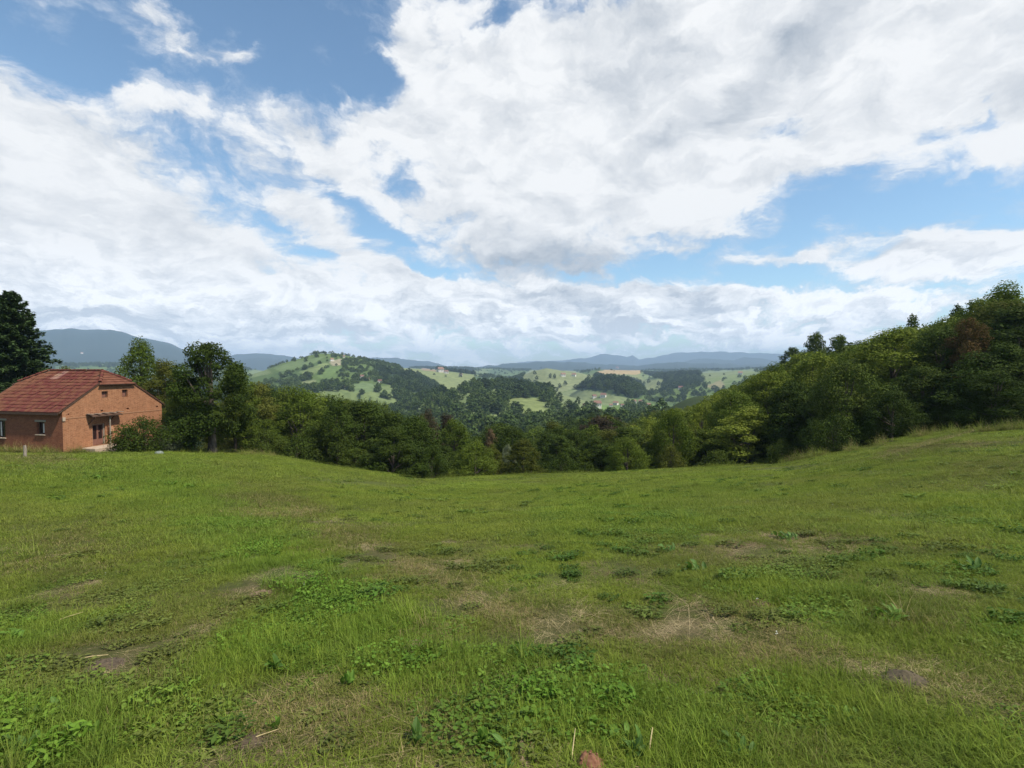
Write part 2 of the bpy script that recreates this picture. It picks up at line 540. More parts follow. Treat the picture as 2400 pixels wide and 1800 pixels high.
def mesh_from(name, verts, faces, mats=(), attr=None, smooth=False):
    me = bpy.data.meshes.new(name)
    verts = np.asarray(verts, np.float32)
    faces = np.asarray(faces, np.int32)
    k = faces.shape[1]
    me.vertices.add(len(verts))
    me.vertices.foreach_set('co', verts.ravel())
    me.loops.add(faces.size)
    me.loops.foreach_set('vertex_index', faces.ravel())
    me.polygons.add(len(faces))
    me.polygons.foreach_set('loop_start', np.arange(0, faces.size, k, dtype=np.int32))
    me.polygons.foreach_set('loop_total', np.full(len(faces), k, np.int32))
    if attr:
        for an, (dom, typ, arr) in attr.items():
            a = me.attributes.new(an, typ, dom)
            if typ == 'FLOAT':
                a.data.foreach_set('value', np.asarray(arr, np.float32).ravel())
            elif typ == 'FLOAT_COLOR':
                a.data.foreach_set('color', np.asarray(arr, np.float32).ravel())
            elif typ == 'FLOAT_VECTOR':
                a.data.foreach_set('vector', np.asarray(arr, np.float32).ravel())
            elif typ == 'INT':
                a.data.foreach_set('value', np.asarray(arr, np.int32).ravel())
    if smooth:
        me.polygons.foreach_set('use_smooth', np.ones(len(faces), bool))
    me.update(calc_edges=True)
    for m in mats:
        me.materials.append(m)
    return me


def add_obj(name, me, parent=None, loc=None, label=None, cat=None, group=None, kind=None, rot=None, scale=None):
    o = bpy.data.objects.new(name, me)
    COL.objects.link(o)
    if parent is not None:
        o.parent = parent
    if loc is not None:
        o.location = loc
    if rot is not None:
        o.rotation_euler = rot
    if scale is not None:
        o.scale = scale
    for k, v in (('label', label), ('category', cat), ('group', group), ('kind', kind)):
        if v:
            o[k] = v
    return o


# ------------------------------------------------------------------ terrain sheets
az_f = np.linspace(R(-57), R(57), 760)
az_b = np.linspace(R(57), R(303), 84)[1:-1]
AZS = np.concatenate([az_f, az_b])
r1 = np.exp(np.linspace(math.log(0.35), math.log(38), 150))
r2 = np.linspace(38, 78, 70)[1:]
r3 = np.exp(np.linspace(math.log(78), math.log(400), 90))[1:]
r4 = np.exp(np.linspace(math.log(400), math.log(3600), 260))[1:]
r5 = np.exp(np.linspace(math.log(3600), math.log(10600), 80))[1:]
RS = np.concatenate([r1, r2, r3, r4, r5])
GA, GR = np.meshgrid(AZS, RS, indexing='ij')
GX, GY = GR * np.sin(GA), GR * np.cos(GA)
GZ = height(GA, GR)
PX, PY = project(GX, GY, GZ)
# visibility of far ground (running maximum of the elevation)
TAN = GZ / GR
RUN = np.maximum.accumulate(TAN, axis=1)
VIS = TAN > np.concatenate([np.full((len(AZS), 1), -9), RUN[:, :-1]], axis=1) - 4.0 / GR


def in_poly(px, py, poly):
    c = np.zeros(px.shape, bool)
    n = len(poly)
    with np.errstate(invalid='ignore', divide='ignore'):
        for i in range(n):
            x1, y1 = poly[i]
            x2, y2 = poly[(i + 1) % n]
            if y1 == y2:
                continue
            hit = ((y1 > py) != (y2 > py)) & (px < (x2 - x1) * (py - y1) / (y2 - y1) + x1)
            c ^= hit
    return c


def stroke(px, py, x1, y1, x2, y2, wd):
    """soft band along a segment"""
    dx, dy = x2 - x1, y2 - y1
    L = dx * dx + dy * dy
    t = np.clip(((px - x1) * dx + (py - y1) * dy) / L, 0, 1)
    ex, ey = px - (x1 + t * dx), (py - (y1 + t * dy))
    return np.exp(-(ex * ex + ey * ey) / (wd * wd))


DRY = [
    (560, 1150, 640, 1190, 26, .36), (60, 1560, 400, 1440, 60, .36), (300, 1300, 520, 1400, 60, .25), (1400, 1240, 1900, 1330, 40, .22), (1900, 1330, 2400, 1420, 44, .25), (620, 1185, 900, 1290, 40, .56), (900, 1290, 1050, 1385, 36, .56), (1050, 1385, 1250, 1445, 38, .56), (1250, 1445, 1500, 1478, 38, .56), (1500, 1478, 1800, 1535, 36, .56),
    (1800, 1535, 2100, 1600, 36, .56), (2100, 1600, 2400, 1690, 38, .56), (1680, 1400, 1900, 1500, 30, .35), (0, 1210, 240, 1330, 40, .3), (0, 1560, 250, 1640, 40, .35),  # worn, dry or raked bands of the meadow
    (60, 1640, 330, 1500, 70, .5), (330, 1560, 480, 1480, 50, .6), (450, 1500, 560, 1420, 60, .5), (200, 1590, 420, 1640, 45, .8),
    (560, 1650, 880, 1660, 60, .7), (400, 1780, 800, 1790, 30, .9), (640, 1720, 860, 1700, 60, .6), (980, 1480, 1000, 1560, 22, .9),
    (1070, 1600, 1100, 1640, 34, .6), (1210, 1670, 1230, 1800, 26, 1.0), (880, 1690, 1080, 1770, 60, .5),
    (600, 1370, 620, 1400, 26, .9), (100, 1330, 230, 1270, 60, .4), (150, 1400, 350, 1380, 60, .35),
    (700, 1200, 900, 1270, 30, .45), (880, 1270, 1010, 1350, 30, .55), (1010, 1340, 1200, 1420, 35, .5), (1100, 1300, 1150, 1330, 60, .3),
    (1200, 1460, 1440, 1500, 38, .45), (1440, 1500, 1640, 1540, 34, .3), (1740, 1410, 1860, 1490, 24, .55), (1850, 1490, 1960, 1530, 26, .5),
    (1600, 1460, 1640, 1470, 30, .7), (1960, 1540, 2230, 1620, 36, .5), (2140, 1440, 2240, 1450, 40, .6), (2330, 1560, 2400, 1590, 40, .6),
    (2100, 1290, 2300, 1270, 40, .35), (1700, 1250, 2000, 1260, 60, .3), (1800, 1780, 1900, 1740, 40, .6), (2250, 1650, 2400, 1740, 40, .4),
    (2090, 1058, 2200, 1046, 16, .6), (2230, 1046, 2330, 1034, 14, .45), (2150, 1074, 2230, 1064, 9, .5), (2200, 1120, 2400, 1090, 30, .3), (60, 1078, 190, 1085, 14, .6),
    (0, 1075, 90, 1085, 12, .5), (1480, 1740, 1560, 1700, 40, .35), (150, 1555, 250, 1570, 24, .8),
]
LUSH = [
    (380, 1120, 560, 1240, 60, .8), (560, 1240, 760, 1420, 70, .9), (760, 1420, 1000, 1580, 70, .7), (1000, 1560, 1250, 1640, 80, .8),
    (1250, 1640, 1700, 1760, 80, .7), (1500, 1780, 1850, 1790, 50, .5), (0, 1500, 60, 1470, 60, .7), (0, 1690, 180, 1740, 90, .9),
    (340, 1660, 460, 1620, 40, .9), (590, 1500, 700, 1560, 50, .7), (1750, 1390, 2200, 1360, 60, .4), (2050, 1440, 2180, 1450, 30, .5),
    (1300, 1200, 1700, 1180, 60, .3), (2000, 1700, 2400, 1780, 60, .4), (2100, 1480, 2400, 1510, 50, .5), (60, 1120, 500, 1110, 40, .4),
    (1820, 1640, 1960, 1640, 40, .6),
]


def meadow_masks(x, y, z):
    px, py = project(x, y, z)
    ok = np.isfinite(px)
    px, py = np.where(ok, px, -1e5), np.where(ok, py, -1e5)
    jx = (fbm(x / 0.7, y / 0.7, 61, 3) - 0.5) * 90
    jy = (fbm(x / 0.7, y / 0.7, 71, 3) - 0.5) * 50
    jf = np.clip((py - 1050) / 500, 0.08, 1.0)
    qx, qy = px + jx * jf, py + jy * jf
    dry = np.zeros(px.shape)
    for (x1, y1, x2, y2, wd, a) in DRY:
        dry = np.maximum(dry, a * stroke(qx, qy, x1, y1, x2, y2, wd))
    lush = np.zeros(px.shape)
    for (x1, y1, x2, y2, wd, a) in LUSH:
        lush = np.maximum(lush, a * stroke(qx, qy, x1, y1, x2, y2, wd))
    n1 = fbm(x / 2.2, y / 3.0, 81, 5, 0.6)
    n2 = fbm(x / 0.45, y / 0.5, 91, 4, 0.6)
    dry = dry + np.clip((n1 - 0.52) * 1.6, 0, 1) * 0.5 + np.clip((n2 - 0.58) * 2, 0, 1) * 0.45
    lush = lush + np.clip((0.50 - n1) * 2.0, 0, 1) * 0.35
    return np.clip(dry * (1 - 0.5 * lush), 0, 1), np.clip(lush, 0, 1)


FIELDS = [  # polygons of open fields on the hills (photo outline -> land), colour
    ([(925, 860), (1025, 868), (1115, 880), (1090, 902), (1082, 915), (1060, 928), (1045, 924), (1018, 900), (975, 880)], (0.20, 0.225, 0.085)),
    ([(985, 862), (1022, 866), (1020, 871), (990, 868)], (0.30, 0.22, 0.14)),
    ([(1182, 937), (1215, 932), (1262, 934), (1285, 955), (1308, 974), (1230, 978), (1200, 960)], (0.18, 0.21, 0.075)),
    ([(1232, 875), (1250, 862), (1280, 858), (1335, 866), (1395, 885), (1370, 905), (1330, 915), (1300, 925), (1260, 905), (1222, 888)], (0.20, 0.22, 0.10)),
    ([(1300, 925), (1350, 912), (1400, 918), (1480, 935), (1440, 950), (1380, 955), (1320, 948)], (0.17, 0.20, 0.09)),
    ([(1398, 872), (1430, 863), (1450, 863), (1505, 868), (1500, 876), (1460, 884), (1400, 880)], (0.42, 0.30, 0.15)),
    ([(1380, 876), (1500, 878), (1512, 900), (1480, 890), (1420, 886)], (0.20, 0.22, 0.08)),
    ([(1505, 890), (1560, 890), (1545, 915), (1520, 920)], (0.20, 0.22, 0.09)),
    ([(1655, 905), (1690, 890), (1700, 905), (1680, 915)], (0.24, 0.21, 0.11)),
    ([(1700, 870), (1770, 865), (1770, 880), (1700, 885)], (0.17, 0.21, 0.08)),
    ([(1650, 872), (1700, 868), (1760, 872), (1640, 890)], (0.17, 0.20, 0.09)),
    ([(745, 880), (770, 860), (800, 858), (785, 885), (760, 895)], (0.13, 0.19, 0.06)),
    ([(700, 872), (760, 850), (775, 852), (730, 880)], (0.17, 0.21, 0.08)),
    ([(815, 905), (850, 896), (880, 900), (875, 918), (830, 920)], (0.14, 0.19, 0.08)),
    ([(640, 862), (700, 845), (760, 836), (740, 850), (660, 872)], (0.14, 0.19, 0.07)),
    ([(705, 893), (740, 890), (740, 905), (710, 905)], (0.20, 0.22, 0.10)),
    ([(585, 870), (620, 862), (640, 875), (590, 885)], (0.16, 0.20, 0.08)),
    ([(770, 848), (800, 840), (800, 856), (780, 858)], (0.30, 0.26, 0.17)),
    ([(1520, 945), (1580, 955), (1560, 975), (1500, 975)], (0.13, 0.20, 0.05)),
    ([(1400, 950), (1470, 950), (1450, 990), (1390, 980)], (0.13, 0.20, 0.05)),
]
DARKW = [
    [(870, 858), (925, 862), (975, 882), (1018, 902), (1045, 930), (990, 925), (940, 915), (900, 895)],
    [(1345, 915), (1370, 895), (1400, 880), (1440, 878), (1490, 885), (1512, 920), (1500, 935), (1440, 930), (1400, 918)],
    [(1165, 890), (1230, 895), (1300, 915), (1290, 932), (1180, 932)],
    [(910, 842), (1110, 850), (1110, 878), (1020, 866), (925, 860)],
    [(1505, 875), (1640, 868), (1640, 905), (1550, 915), (1555, 890)],
]
sel_far = (GR > 300) & (GR < 4200)
col = np.zeros(GX.shape + (4,), np.float32)
nz1 = fbm(GX / 90, GY / 90, 101, 4)
nz2 = fbm(GX / 260, GY / 260, 111, 4)
base_c = np.stack([0.050 + 0.085 * nz1, 0.085 + 0.10 * nz1, 0.026 + 0.03 * nz2], -1)
patch = sstep(0.50, 0.53, nz2)[..., None]
base_c = base_c * (1 - patch) + np.array([0.16, 0.20, 0.075]) * patch
fieldmask = np.zeros(GX.shape, bool)
PXs = PX + (fbm(GX / 25, GY / 25, 121, 3) - 0.5) * 6
for poly, c in FIELDS:
    m = in_poly(PXs, PY, poly) & sel_far
    fieldmask |= m
    var = (0.9 + 0.25 * fbm(GX / 40, GY / 40, 131, 3))[m][:, None]
    base_c[m] = np.array(c) * var
darkmask = np.zeros(GX.shape, bool)
for poly in DARKW:
    darkmask |= in_poly(PXs, PY, poly) & sel_far & ~fieldmask
base_c[darkmask] = (0.03, 0.05, 0.02)
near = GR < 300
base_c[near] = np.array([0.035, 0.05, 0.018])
mnt = GR > 4000
base_c[mnt] = (np.array([0.020, 0.032, 0.026]) + 0.012 * patch * nz1[..., None])[mnt]
rbrow = np.interp(np.clip(GA, b_az[0], b_az[-1]), b_az, b_r)
inm = GR < 75
dry_g = np.zeros(GX.shape)
lush_g = np.zeros(GX.shape)
dd, ll = meadow_masks(GX[inm], GY[inm], GZ[inm])
dry_g[inm], lush_g[inm] = dd, ll
col[..., :3] = base_c
col[..., 3] = 1
mead = sstep(2.5, 0.0, GR - rbrow)
leftzone = sstep(px_az(640), px_az(540), GA) * sstep(70, 62, GR)
mead = np.maximum(mead, leftzone * 0.9)


def ground_mat(N):
    geo = N.n('ShaderNodeNewGeometry')
    P = geo.outputs['Position']
    dry = N.n('ShaderNodeAttribute', attribute_name='dry').outputs['Fac']
    lush = N.n('ShaderNodeAttribute', attribute_name='lush').outputs['Fac']
    me_ = N.n('ShaderNodeAttribute', attribute_name='mead').outputs['Fac']
    land = N.n('ShaderNodeAttribute', attribute_name='land').outputs['Color']
    nf = N.noise(P, 14.0, 5, 0.7)
    nm = N.noise(P, 2.0, 5, 0.65)
    ns = N.noise(P, 90.0, 3, 0.7)
    g = N.mix(N.ramp(nm, 0.3, 0.7), (0.085, 0.118, 0.018), (0.140, 0.175, 0.028))
    g = N.mix(N.ramp(lush, 0, 1, 0, 0.7), g, (0.075, 0.145, 0.016))
    g = N.mix(N.ramp(dry, 0.08, 0.4, 0, 0.6), g, (0.085, 0.078, 0.028))
    g = N.mix(N.ramp(dry, 0.4, 0.95), g, (0.22, 0.165, 0.085))
    g = N.mix(0.38, g, (0.045, 0.040, 0.018))
    g = N.mix(N.ramp(nf, 0.42, 0.62, 0.0, 0.5), g, (0.045, 0.050, 0.016))
    g = N.mix(N.ramp(ns, 0.45, 0.75, 0.0, 0.45), g, (0.15, 0.14, 0.06))
    fin = N.mix(me_, land, g)
    nl = N.noise(P, 0.09, 6, 0.7)
    fin = N.mix(N.math('MULTIPLY', N.math('SUBTRACT', 1.0, me_), N.ramp(nl, 0.35, 0.7, 0, 0.5)), fin, (0.035, 0.06, 0.02))
    b = bump(N, N.math('ADD', nf, N.math('MULTIPLY', ns, 0.4)), 0.9, 0.035)
    return principled(N, fin, 0.95, b, spec=0.1)


M['ground'] = mat('meadow_ground', ground_mat)


def sheet(name, j0, j1, kind='structure', inner=False):
    na = len(AZS)
    js = np.arange(j0, j1 + 1)
    nj = len(js)
    v = np.stack([GX[:, js], GY[:, js], GZ[:, js]], -1).reshape(-1, 3)
    a = np.arange(na)
    a2 = (a + 1) % na
    A, J = np.meshgrid(a, np.arange(nj - 1), indexing='ij')
    A2 = np.broadcast_to(a2[:, None], A.shape)
    f = np.stack([A * nj + J, A * nj + J + 1, A2 * nj + J + 1, A2 * nj + J], -1).reshape(-1, 4)
    at = {'dry': ('POINT', 'FLOAT', dry_g[:, js]), 'lush': ('POINT', 'FLOAT', lush_g[:, js]),
          'mead': ('POINT', 'FLOAT', mead[:, js]), 'land': ('POINT', 'FLOAT_COLOR', col[:, js])}
    me = mesh_from(name, v, f, [M['ground']], at, smooth=True)
    if me.polygons[0].normal.z < 0:
        me.flip_normals()
    return add_obj(name, me, kind=kind)


jA = int(np.searchsorted(RS, 77.9))
jB = int(np.searchsorted(RS, 3700))
o = sheet('meadow', 0, jA)
o['label'] = 'sloping mown meadow of green grass with dry patches'
o = sheet('hills', jA, jB)
o['label'] = 'rolling green hills with fields and woods across the valley'
o = sheet('mountains', jB, len(RS) - 1)
o['label'] = 'low blue mountains along the horizon'

# haze: one closed box of air
hz = bpy.data.meshes.new('haze')
bm = bmesh.new()
bmesh.ops.create_cube(bm, size=1.0)
zlo, zhi = float(GZ.min()) - 3, float(GZ.max()) + 30
bmesh.ops.scale(bm, vec=(22600, 22600, zhi - zlo), verts=bm.verts)
bmesh.ops.translate(bm, vec=(0, 0, (zhi + zlo) / 2), verts=bm.verts)
bm.to_mesh(hz)
bm.free()


def haze_mat():
    m = bpy.data.materials.new('haze')
    m.use_nodes = True
    m.node_tree.nodes.clear()
    N = NT(m.node_tree)
    v = N.n('ShaderNodeVolumePrincipled')
    v.inputs['Color'].default_value = (0.56, 0.76, 1.0, 1)
    v.inputs['Density'].default_value = 0.00014
    v.inputs['Anisotropy'].default_value = 0.0
    o_ = N.n('ShaderNodeOutputMaterial')
    m.node_tree.links.new(v.outputs[0], o_.inputs['Volume'])
    return m


hz.materials.append(haze_mat())
add_obj('haze', hz, kind='stuff', label='pale blue haze in the distant air')

# ------------------------------------------------------------------ the old brick house
class Build:
    """collects boxes and prisms into one mesh"""
    def __init__(self):
        self.bm = bmesh.new()

    def box(self, x0, x1, y0, y1, z0, z1, bev=0.0):
        r = bmesh.ops.create_cube(self.bm, size=1.0)
        vs = r['verts']
        bmesh.ops.scale(self.bm, vec=(x1 - x0, y1 - y0, z1 - z0), verts=vs)
        bmesh.ops.translate(self.bm, vec=((x0 + x1) / 2, (y0 + y1) / 2, (z0 + z1) / 2), verts=vs)
        if bev:
            es = list({e for v in vs for e in v.link_edges})
            bmesh.ops.bevel(self.bm, geom=es, offset=bev, segments=1, affect='EDGES')
        return self

    def slab(self, pts, thick):
        """planar polygon given thickness along its downward normal"""
        n = (Vector(pts[1]) - Vector(pts[0])).cross(Vector(pts[2]) - Vector(pts[0])).normalized()
        top = [self.bm.verts.new(p) for p in pts]
        bot = [self.bm.verts.new(Vector(p) - n * thick) for p in pts]
        self.bm.faces.new(top)
        self.bm.faces.new(bot[::-1])
        k = len(pts)
        for i in range(k):
            self.bm.faces.new((top[i], bot[i], bot[(i + 1) % k], top[(i + 1) % k]))
        return self

    def tube(self, pts, radii, sides=7):
        prev = None
        for i, (p, r) in enumerate(zip(pts, radii)):
            p = Vector(p)
            d = (Vector(pts[min(i + 1, len(pts) - 1)]) - Vector(pts[max(i - 1, 0)])).normalized()
            a = d.orthogonal().normalized() if prev is None else (a - d * a.dot(d)).normalized()
            b = d.cross(a)
            ring = [self.bm.verts.new(p + (a * math.cos(t) + b * math.sin(t)) * r) for t in [2 * math.pi * k / sides for k in range(sides)]]
            if prev:
                for k in range(sides):
                    self.bm.faces.new((prev[k], prev[(k + 1) % sides], ring[(k + 1) % sides], ring[k]))
            prev = ring
        self.bm.faces.new(prev)
        return self

    def mesh(self, name, m, smooth=False):
        me = bpy.data.meshes.new(name)
        bmesh.ops.recalc_face_normals(self.bm, faces=self.bm.faces)
        self.bm.to_mesh(me)
        self.bm.free()
        if m:
            me.materials.append(m)
        if smooth:
            for p in me.polygons:
                p.use_smooth = True
        return me

    def build(self, name, m, parent=None, **kw):
        return add_obj(name, self.mesh(name, m, kw.pop('smooth', False)), parent, **kw)


def brick_mat(name, cols, mortar, swap, mortar_size=0.010, contrast=0.5, rough_b=0.5):
    def b(N):
        tcn = N.n('ShaderNodeTexCoord').outputs['Object']
        s = N.n('ShaderNodeSeparateXYZ', ins={0: tcn})
        wob = N.noise(tcn, 3.0, 3, 0.6)
        h = s.outputs[1] if swap else s.outputs[0]
        z = N.math('ADD', s.outputs[2], N.math('MULTIPLY', N.math('SUBTRACT', wob, 0.5), 0.03))
        v = N.n('ShaderNodeCombineXYZ', ins={0: h, 1: z}).outputs[0]
        bt = N.n('ShaderNodeTexBrick', ins={'Vector': v, 'Scale': 1.0, 'Mortar Size': mortar_size * 1.5, 'Mortar Smooth': 0.2, 'Bias': 0.0,
                                            'Brick Width': 0.27, 'Row Height': 0.082, 'Color1': (*cols[0], 1), 'Color2': (*cols[1], 1), 'Mortar': (*mortar, 1)})
        bt.offset = 0.5
        n1 = N.noise(tcn, 1.6, 6, 0.75)
        n2 = N.noise(tcn, 7.0, 4, 0.7)
        c = N.mix(N.ramp(n1, 0.35, 0.7, 0, 0.55), bt.outputs[0], cols[2])
        c = N.mix(N.ramp(n2, 0.48, 0.7, 0, 0.6), c, tuple(q * 0.5 for q in cols[0]))
        c = N.mix(N.ramp(N.noise(tcn, 2.3, 6, 0.7), 0.52, 0.72, 0, 0.35), c, tuple(min(1, q * 1.35) for q in cols[1]))
        # damp, dirty foot of the wall
        c = N.mix(N.ramp(N.math('ADD', s.outputs[2], N.math('MULTIPLY', wob, 0.5)), 0.75, 0.15, 0, 0.5), c, (0.15, 0.10, 0.055))
        hgt = N.math('ADD', N.math('MULTIPLY', bt.outputs[1], -1.0), N.math('MULTIPLY', n2, 0.6))
        return principled(N, c, 0.92, bump(N, hgt, rough_b, 0.02), spec=0.15)
    return mat(name, b)


M['brick_front'] = brick_mat('brick_red', ((0.22, 0.066, 0.036), (0.31, 0.110, 0.055), (0.18, 0.062, 0.038)), (0.27, 0.15, 0.09), False)
M['brick_gable'] = brick_mat('brick_clay', ((0.26, 0.098, 0.046), (0.38, 0.165, 0.080), (0.27, 0.125, 0.063)), (0.40, 0.24, 0.14), True, 0.008, rough_b=0.35)
M['brick_plinth'] = brick_mat('brick_plinth', ((0.30, 0.11, 0.06), (0.34, 0.15, 0.08), (0.24, 0.13, 0.08)), (0.28, 0.20, 0.13), False)


def simple(name, c1, c2, scale=6.0, rough=0.85, stretch=(1, 1, 1), bd=0.01, spec=0.2, obj_rand=0.0, metal=0.0):
    def b(N):
        tcn = N.n('ShaderNodeTexCoord').outputs['Object']
        mp = N.n('ShaderNodeMapping', ins={'Vector': tcn, 'Scale': stretch}).outputs[0]
        n = N.noise(mp, scale, 5, 0.65)
        c = N.mix(N.ramp(n, 0.3, 0.7), c1, c2)
        if obj_rand:
            oi = N.n('ShaderNodeObjectInfo').outputs['Random']
            c = N.n('ShaderNodeHueSaturation', ins={'Color': c, 'Value': N.math('MULTIPLY_ADD', oi, obj_rand, 1 - obj_rand / 2),
                                                    'Hue': N.math('MULTIPLY_ADD', oi, 0.03, 0.485)}).outputs[0]
        return principled(N, c, rough, bump(N, n, 0.4, bd), spec=spec, Metallic=metal)
    return mat(name, b)


M['tile'] = simple('roof_tile', (0.105, 0.036, 0.026), (0.160, 0.062, 0.044), 3.0, 0.95, spec=0.03, obj_rand=0.3, bd=0.01)
M['tile_pale'] = simple('roof_tile_pale', (0.20, 0.10, 0.075), (0.27, 0.15, 0.11), 3.0, 0.8, obj_rand=0.3)
M['wood_old'] = simple('old_wood', (0.05, 0.03, 0.022), (0.12, 0.07, 0.045), 4, 0.85, (8, 8, 1))
M['wood_grey'] = simple('grey_wood', (0.20, 0.16, 0.12), (0.36, 0.31, 0.25), 4, 0.85, (8, 8, 1))
M['wood_door'] = simple('door_wood', (0.16, 0.07, 0.05), (0.24, 0.12, 0.085), 4, 0.7, (8, 8, 1))
M['glass_dark'] = simple('dark_pane', (0.02, 0.012, 0.012), (0.04, 0.02, 0.018), 2, 0.15, spec=0.5)
M['curtain'] = simple('curtain', (0.5, 0.45, 0.42), (0.62, 0.58, 0.55), 6, 0.9)
M['concrete'] = simple('concrete', (0.36, 0.27, 0.19), (0.46, 0.37, 0.28), 5, 0.95)
M['concrete2'] = simple('pale_brick', (0.30, 0.15, 0.08), (0.34, 0.18, 0.10), 5, 0.95)
M['stone'] = simple('stone', (0.20, 0.15, 0.11), (0.36, 0.29, 0.22), 4, 0.95, obj_rand=0.4)
M['void'] = simple('dark_inside', (0.015, 0.010, 0.008), (0.02, 0.015, 0.01), 4, 1.0)
M['render_white'] = simple('white_render', (0.62, 0.58, 0.50), (0.72, 0.68, 0.60), 2, 0.9, obj_rand=0.3)
M['metal_grey'] = simple('box_metal', (0.40, 0.20, 0.11), (0.46, 0.26, 0.15), 5, 0.6)

Wd_, Ln_ = 7.4, 7.9
gc = at_r(143, 45.5)
C0 = Vector((-30.64, 33.6, 0))
C0.z = float(H(C0.x, C0.y)) - 0.05
HROT = R(-13.0)
ex = Vector((math.cos(HROT), math.sin(HROT), 0))
ey = Vector((-math.sin(HROT), math.cos(HROT), 0))


def hit_plane(px, py, o, n):
    d = Vector([float(v) for v in pix_dir(px, py)])
    t = (o - Vector((0, 0, 0))).dot(n) / d.dot(n)
    return d * t


def gable_pt(px, py):
    p = hit_plane(px, py, C0, ex) - C0
    return p.dot(ey), p.z


def front_pt(px, py):
    p = hit_plane(px, py, C0, ey) - C0
    return p.dot(ex), p.z


house = add_obj('brick_house', None, loc=C0, rot=(0, 0, HROT), cat='house',
                label='old brick farmhouse with a red tiled half-hipped roof at the meadow edge')
house.empty_display_size = 0.5
EAVE = gable_pt(377, 943)[1]
EAVE = max(EAVE, 2.7)
HIPT = 0.34 * Wd_
SLOPE = (gable_pt(233, 897)[1] - EAVE) / HIPT
HIPZ = EAVE + SLOPE * HIPT
RIDGEZ = EAVE + SLOPE * Wd_ / 2
HIPIN = 1.25


def wall_poly(outline, holes, thick, place):
    """wall panel with real openings; outline and holes are (u, z) loops; place maps (u, z, depth) to a point"""
    loops = [[Vector((u, z, 0)) for u, z in outline]] + [[Vector((u, z, 0)) for u, z in h] for h in holes]
    flat = [p for l in loops for p in l]
    tris = tessellate_polygon(loops)
    bm = bmesh.new()
    fr = [bm.verts.new(place(p.x, p.y, 0)) for p in flat]
    bk = [bm.verts.new(place(p.x, p.y, thick)) for p in flat]
    for t in tris:
        try:
            bm.faces.new([fr[i] for i in t])
            bm.faces.new([bk[i] for i in t[::-1]])
        except ValueError:
            pass
    k = 0
    for l in loops:
        m = len(l)
        for i in range(m):
            a, b_ = k + i, k + (i + 1) % m
            bm.faces.new((fr[a], fr[b_], bk[b_], bk[a]))
        k += m
    bmesh.ops.recalc_face_normals(bm, faces=bm.faces)
    return bm


def rect(u0, u1, z0, z1):
    return [(u0, z0), (u1, z0), (u1, z1), (u0, z1)]


# openings read from the photograph and laid onto the wall planes
dz0, dz1 = gable_pt(232, 1043)[1], gable_pt(232, 993)[1]
DOOR = (gable_pt(217, 1020)[0], gable_pt(247, 1020)[0], dz0, dz1)
GW = []
for (a, b_, c, d) in ((238, 253, 917, 932), (286, 299, 913, 930)):
    GW.append((gable_pt(a, c)[0], gable_pt(b_, c)[0], gable_pt((a + b_) / 2, d)[1], gable_pt((a + b_) / 2, c)[1]))
HOLES = []
for (a, c) in ((159, 971), (239, 962.5), (299.5, 957.5), (368, 952.5)):
    u, z = gable_pt(a, c)
    HOLES.append((u - 0.09, u + 0.09, z - 0.06, z + 0.06))
PLZ = front_pt(60, 1057)[1]
FW = []
for (a, b_, c, d) in ((86, 104, 989, 1018), (-22, 12, 985, 1025)):
    FW.append((front_pt(a, c)[0], front_pt(b_, c)[0], front_pt((a + b_) / 2, d)[1], front_pt((a + b_) / 2, c)[1]))
BOT = -0.9
TH = 0.38
# gable wall in the plane x = 0
outl = [(0, BOT), (Wd_, BOT), (Wd_, EAVE), (Wd_ - HIPT, HIPZ), (HIPT, HIPZ), (0, EAVE)]
me = bpy.data.meshes.new('gable_wall')
bm = wall_poly(outl, [rect(*DOOR)] + [rect(*w) for w in GW] + [rect(*h) for h in HOLES], TH, lambda u, z, d: (-d, u, z))
bm.to_mesh(me)
bm.free()
me.materials.append(M['brick_gable'])
add_obj('wall', me, house, label='orange clay brick gable wall')
me = bpy.data.meshes.new('front_wall')
bm = wall_poly([(-Ln_, BOT), (-TH - 0.003, BOT), (-TH - 0.003, EAVE), (-Ln_, EAVE)], [], 0.002, lambda u, z, d: (u, d, z)) if False else \
    wall_poly([(-Ln_, BOT), (-0.003, BOT), (-0.003, EAVE - 0.05), (-Ln_, EAVE - 0.05)], [rect(*w) for w in FW], TH - 0.02, lambda u, z, d: (u, d - 0.004, z))
bm.to_mesh(me)
bm.free()
me.materials.append(M['brick_front'])
add_obj('wall', me, house, label='weathered dark red brick long wall')
Build().box(-Ln_, -TH - 0.01, Wd_ - TH, Wd_, BOT, EAVE - 0.05).build('wall', M['brick_gable'], house)
me = bpy.data.meshes.new('far_gable')
bm = wall_poly(outl, [], TH, lambda u, z, d: (-Ln_ + d, u, z))
bm.to_mesh(me)
bm.free()
me.materials.append(M['brick_gable'])
add_obj('wall', me, house)
# projecting plinth of the long wall, its sloped top leaving a shadow line
Build().box(-Ln_ - 0.1, 0.05, -0.10, -0.006, BOT, PLZ).build('plinth', M['brick_plinth'], house)
# projecting string course across the gable
zb = gable_pt(143, 982)[1]
Build().box(0.003, 0.022, 0.0, Wd_, zb - 0.035, zb + 0.035).build('string_course', M['concrete2'], house)
Build().box(0.006, 0.07, -0.02, 0.14, zb - 0.16, zb + 0.1).build('corner_stone', M['concrete'], house)
Build().box(-Ln_ + TH, -TH, TH + 0.01, Wd_ - TH - 0.01, EAVE - 0.1, EAVE - 0.02).build('attic_floor', M['wood_old'], house)

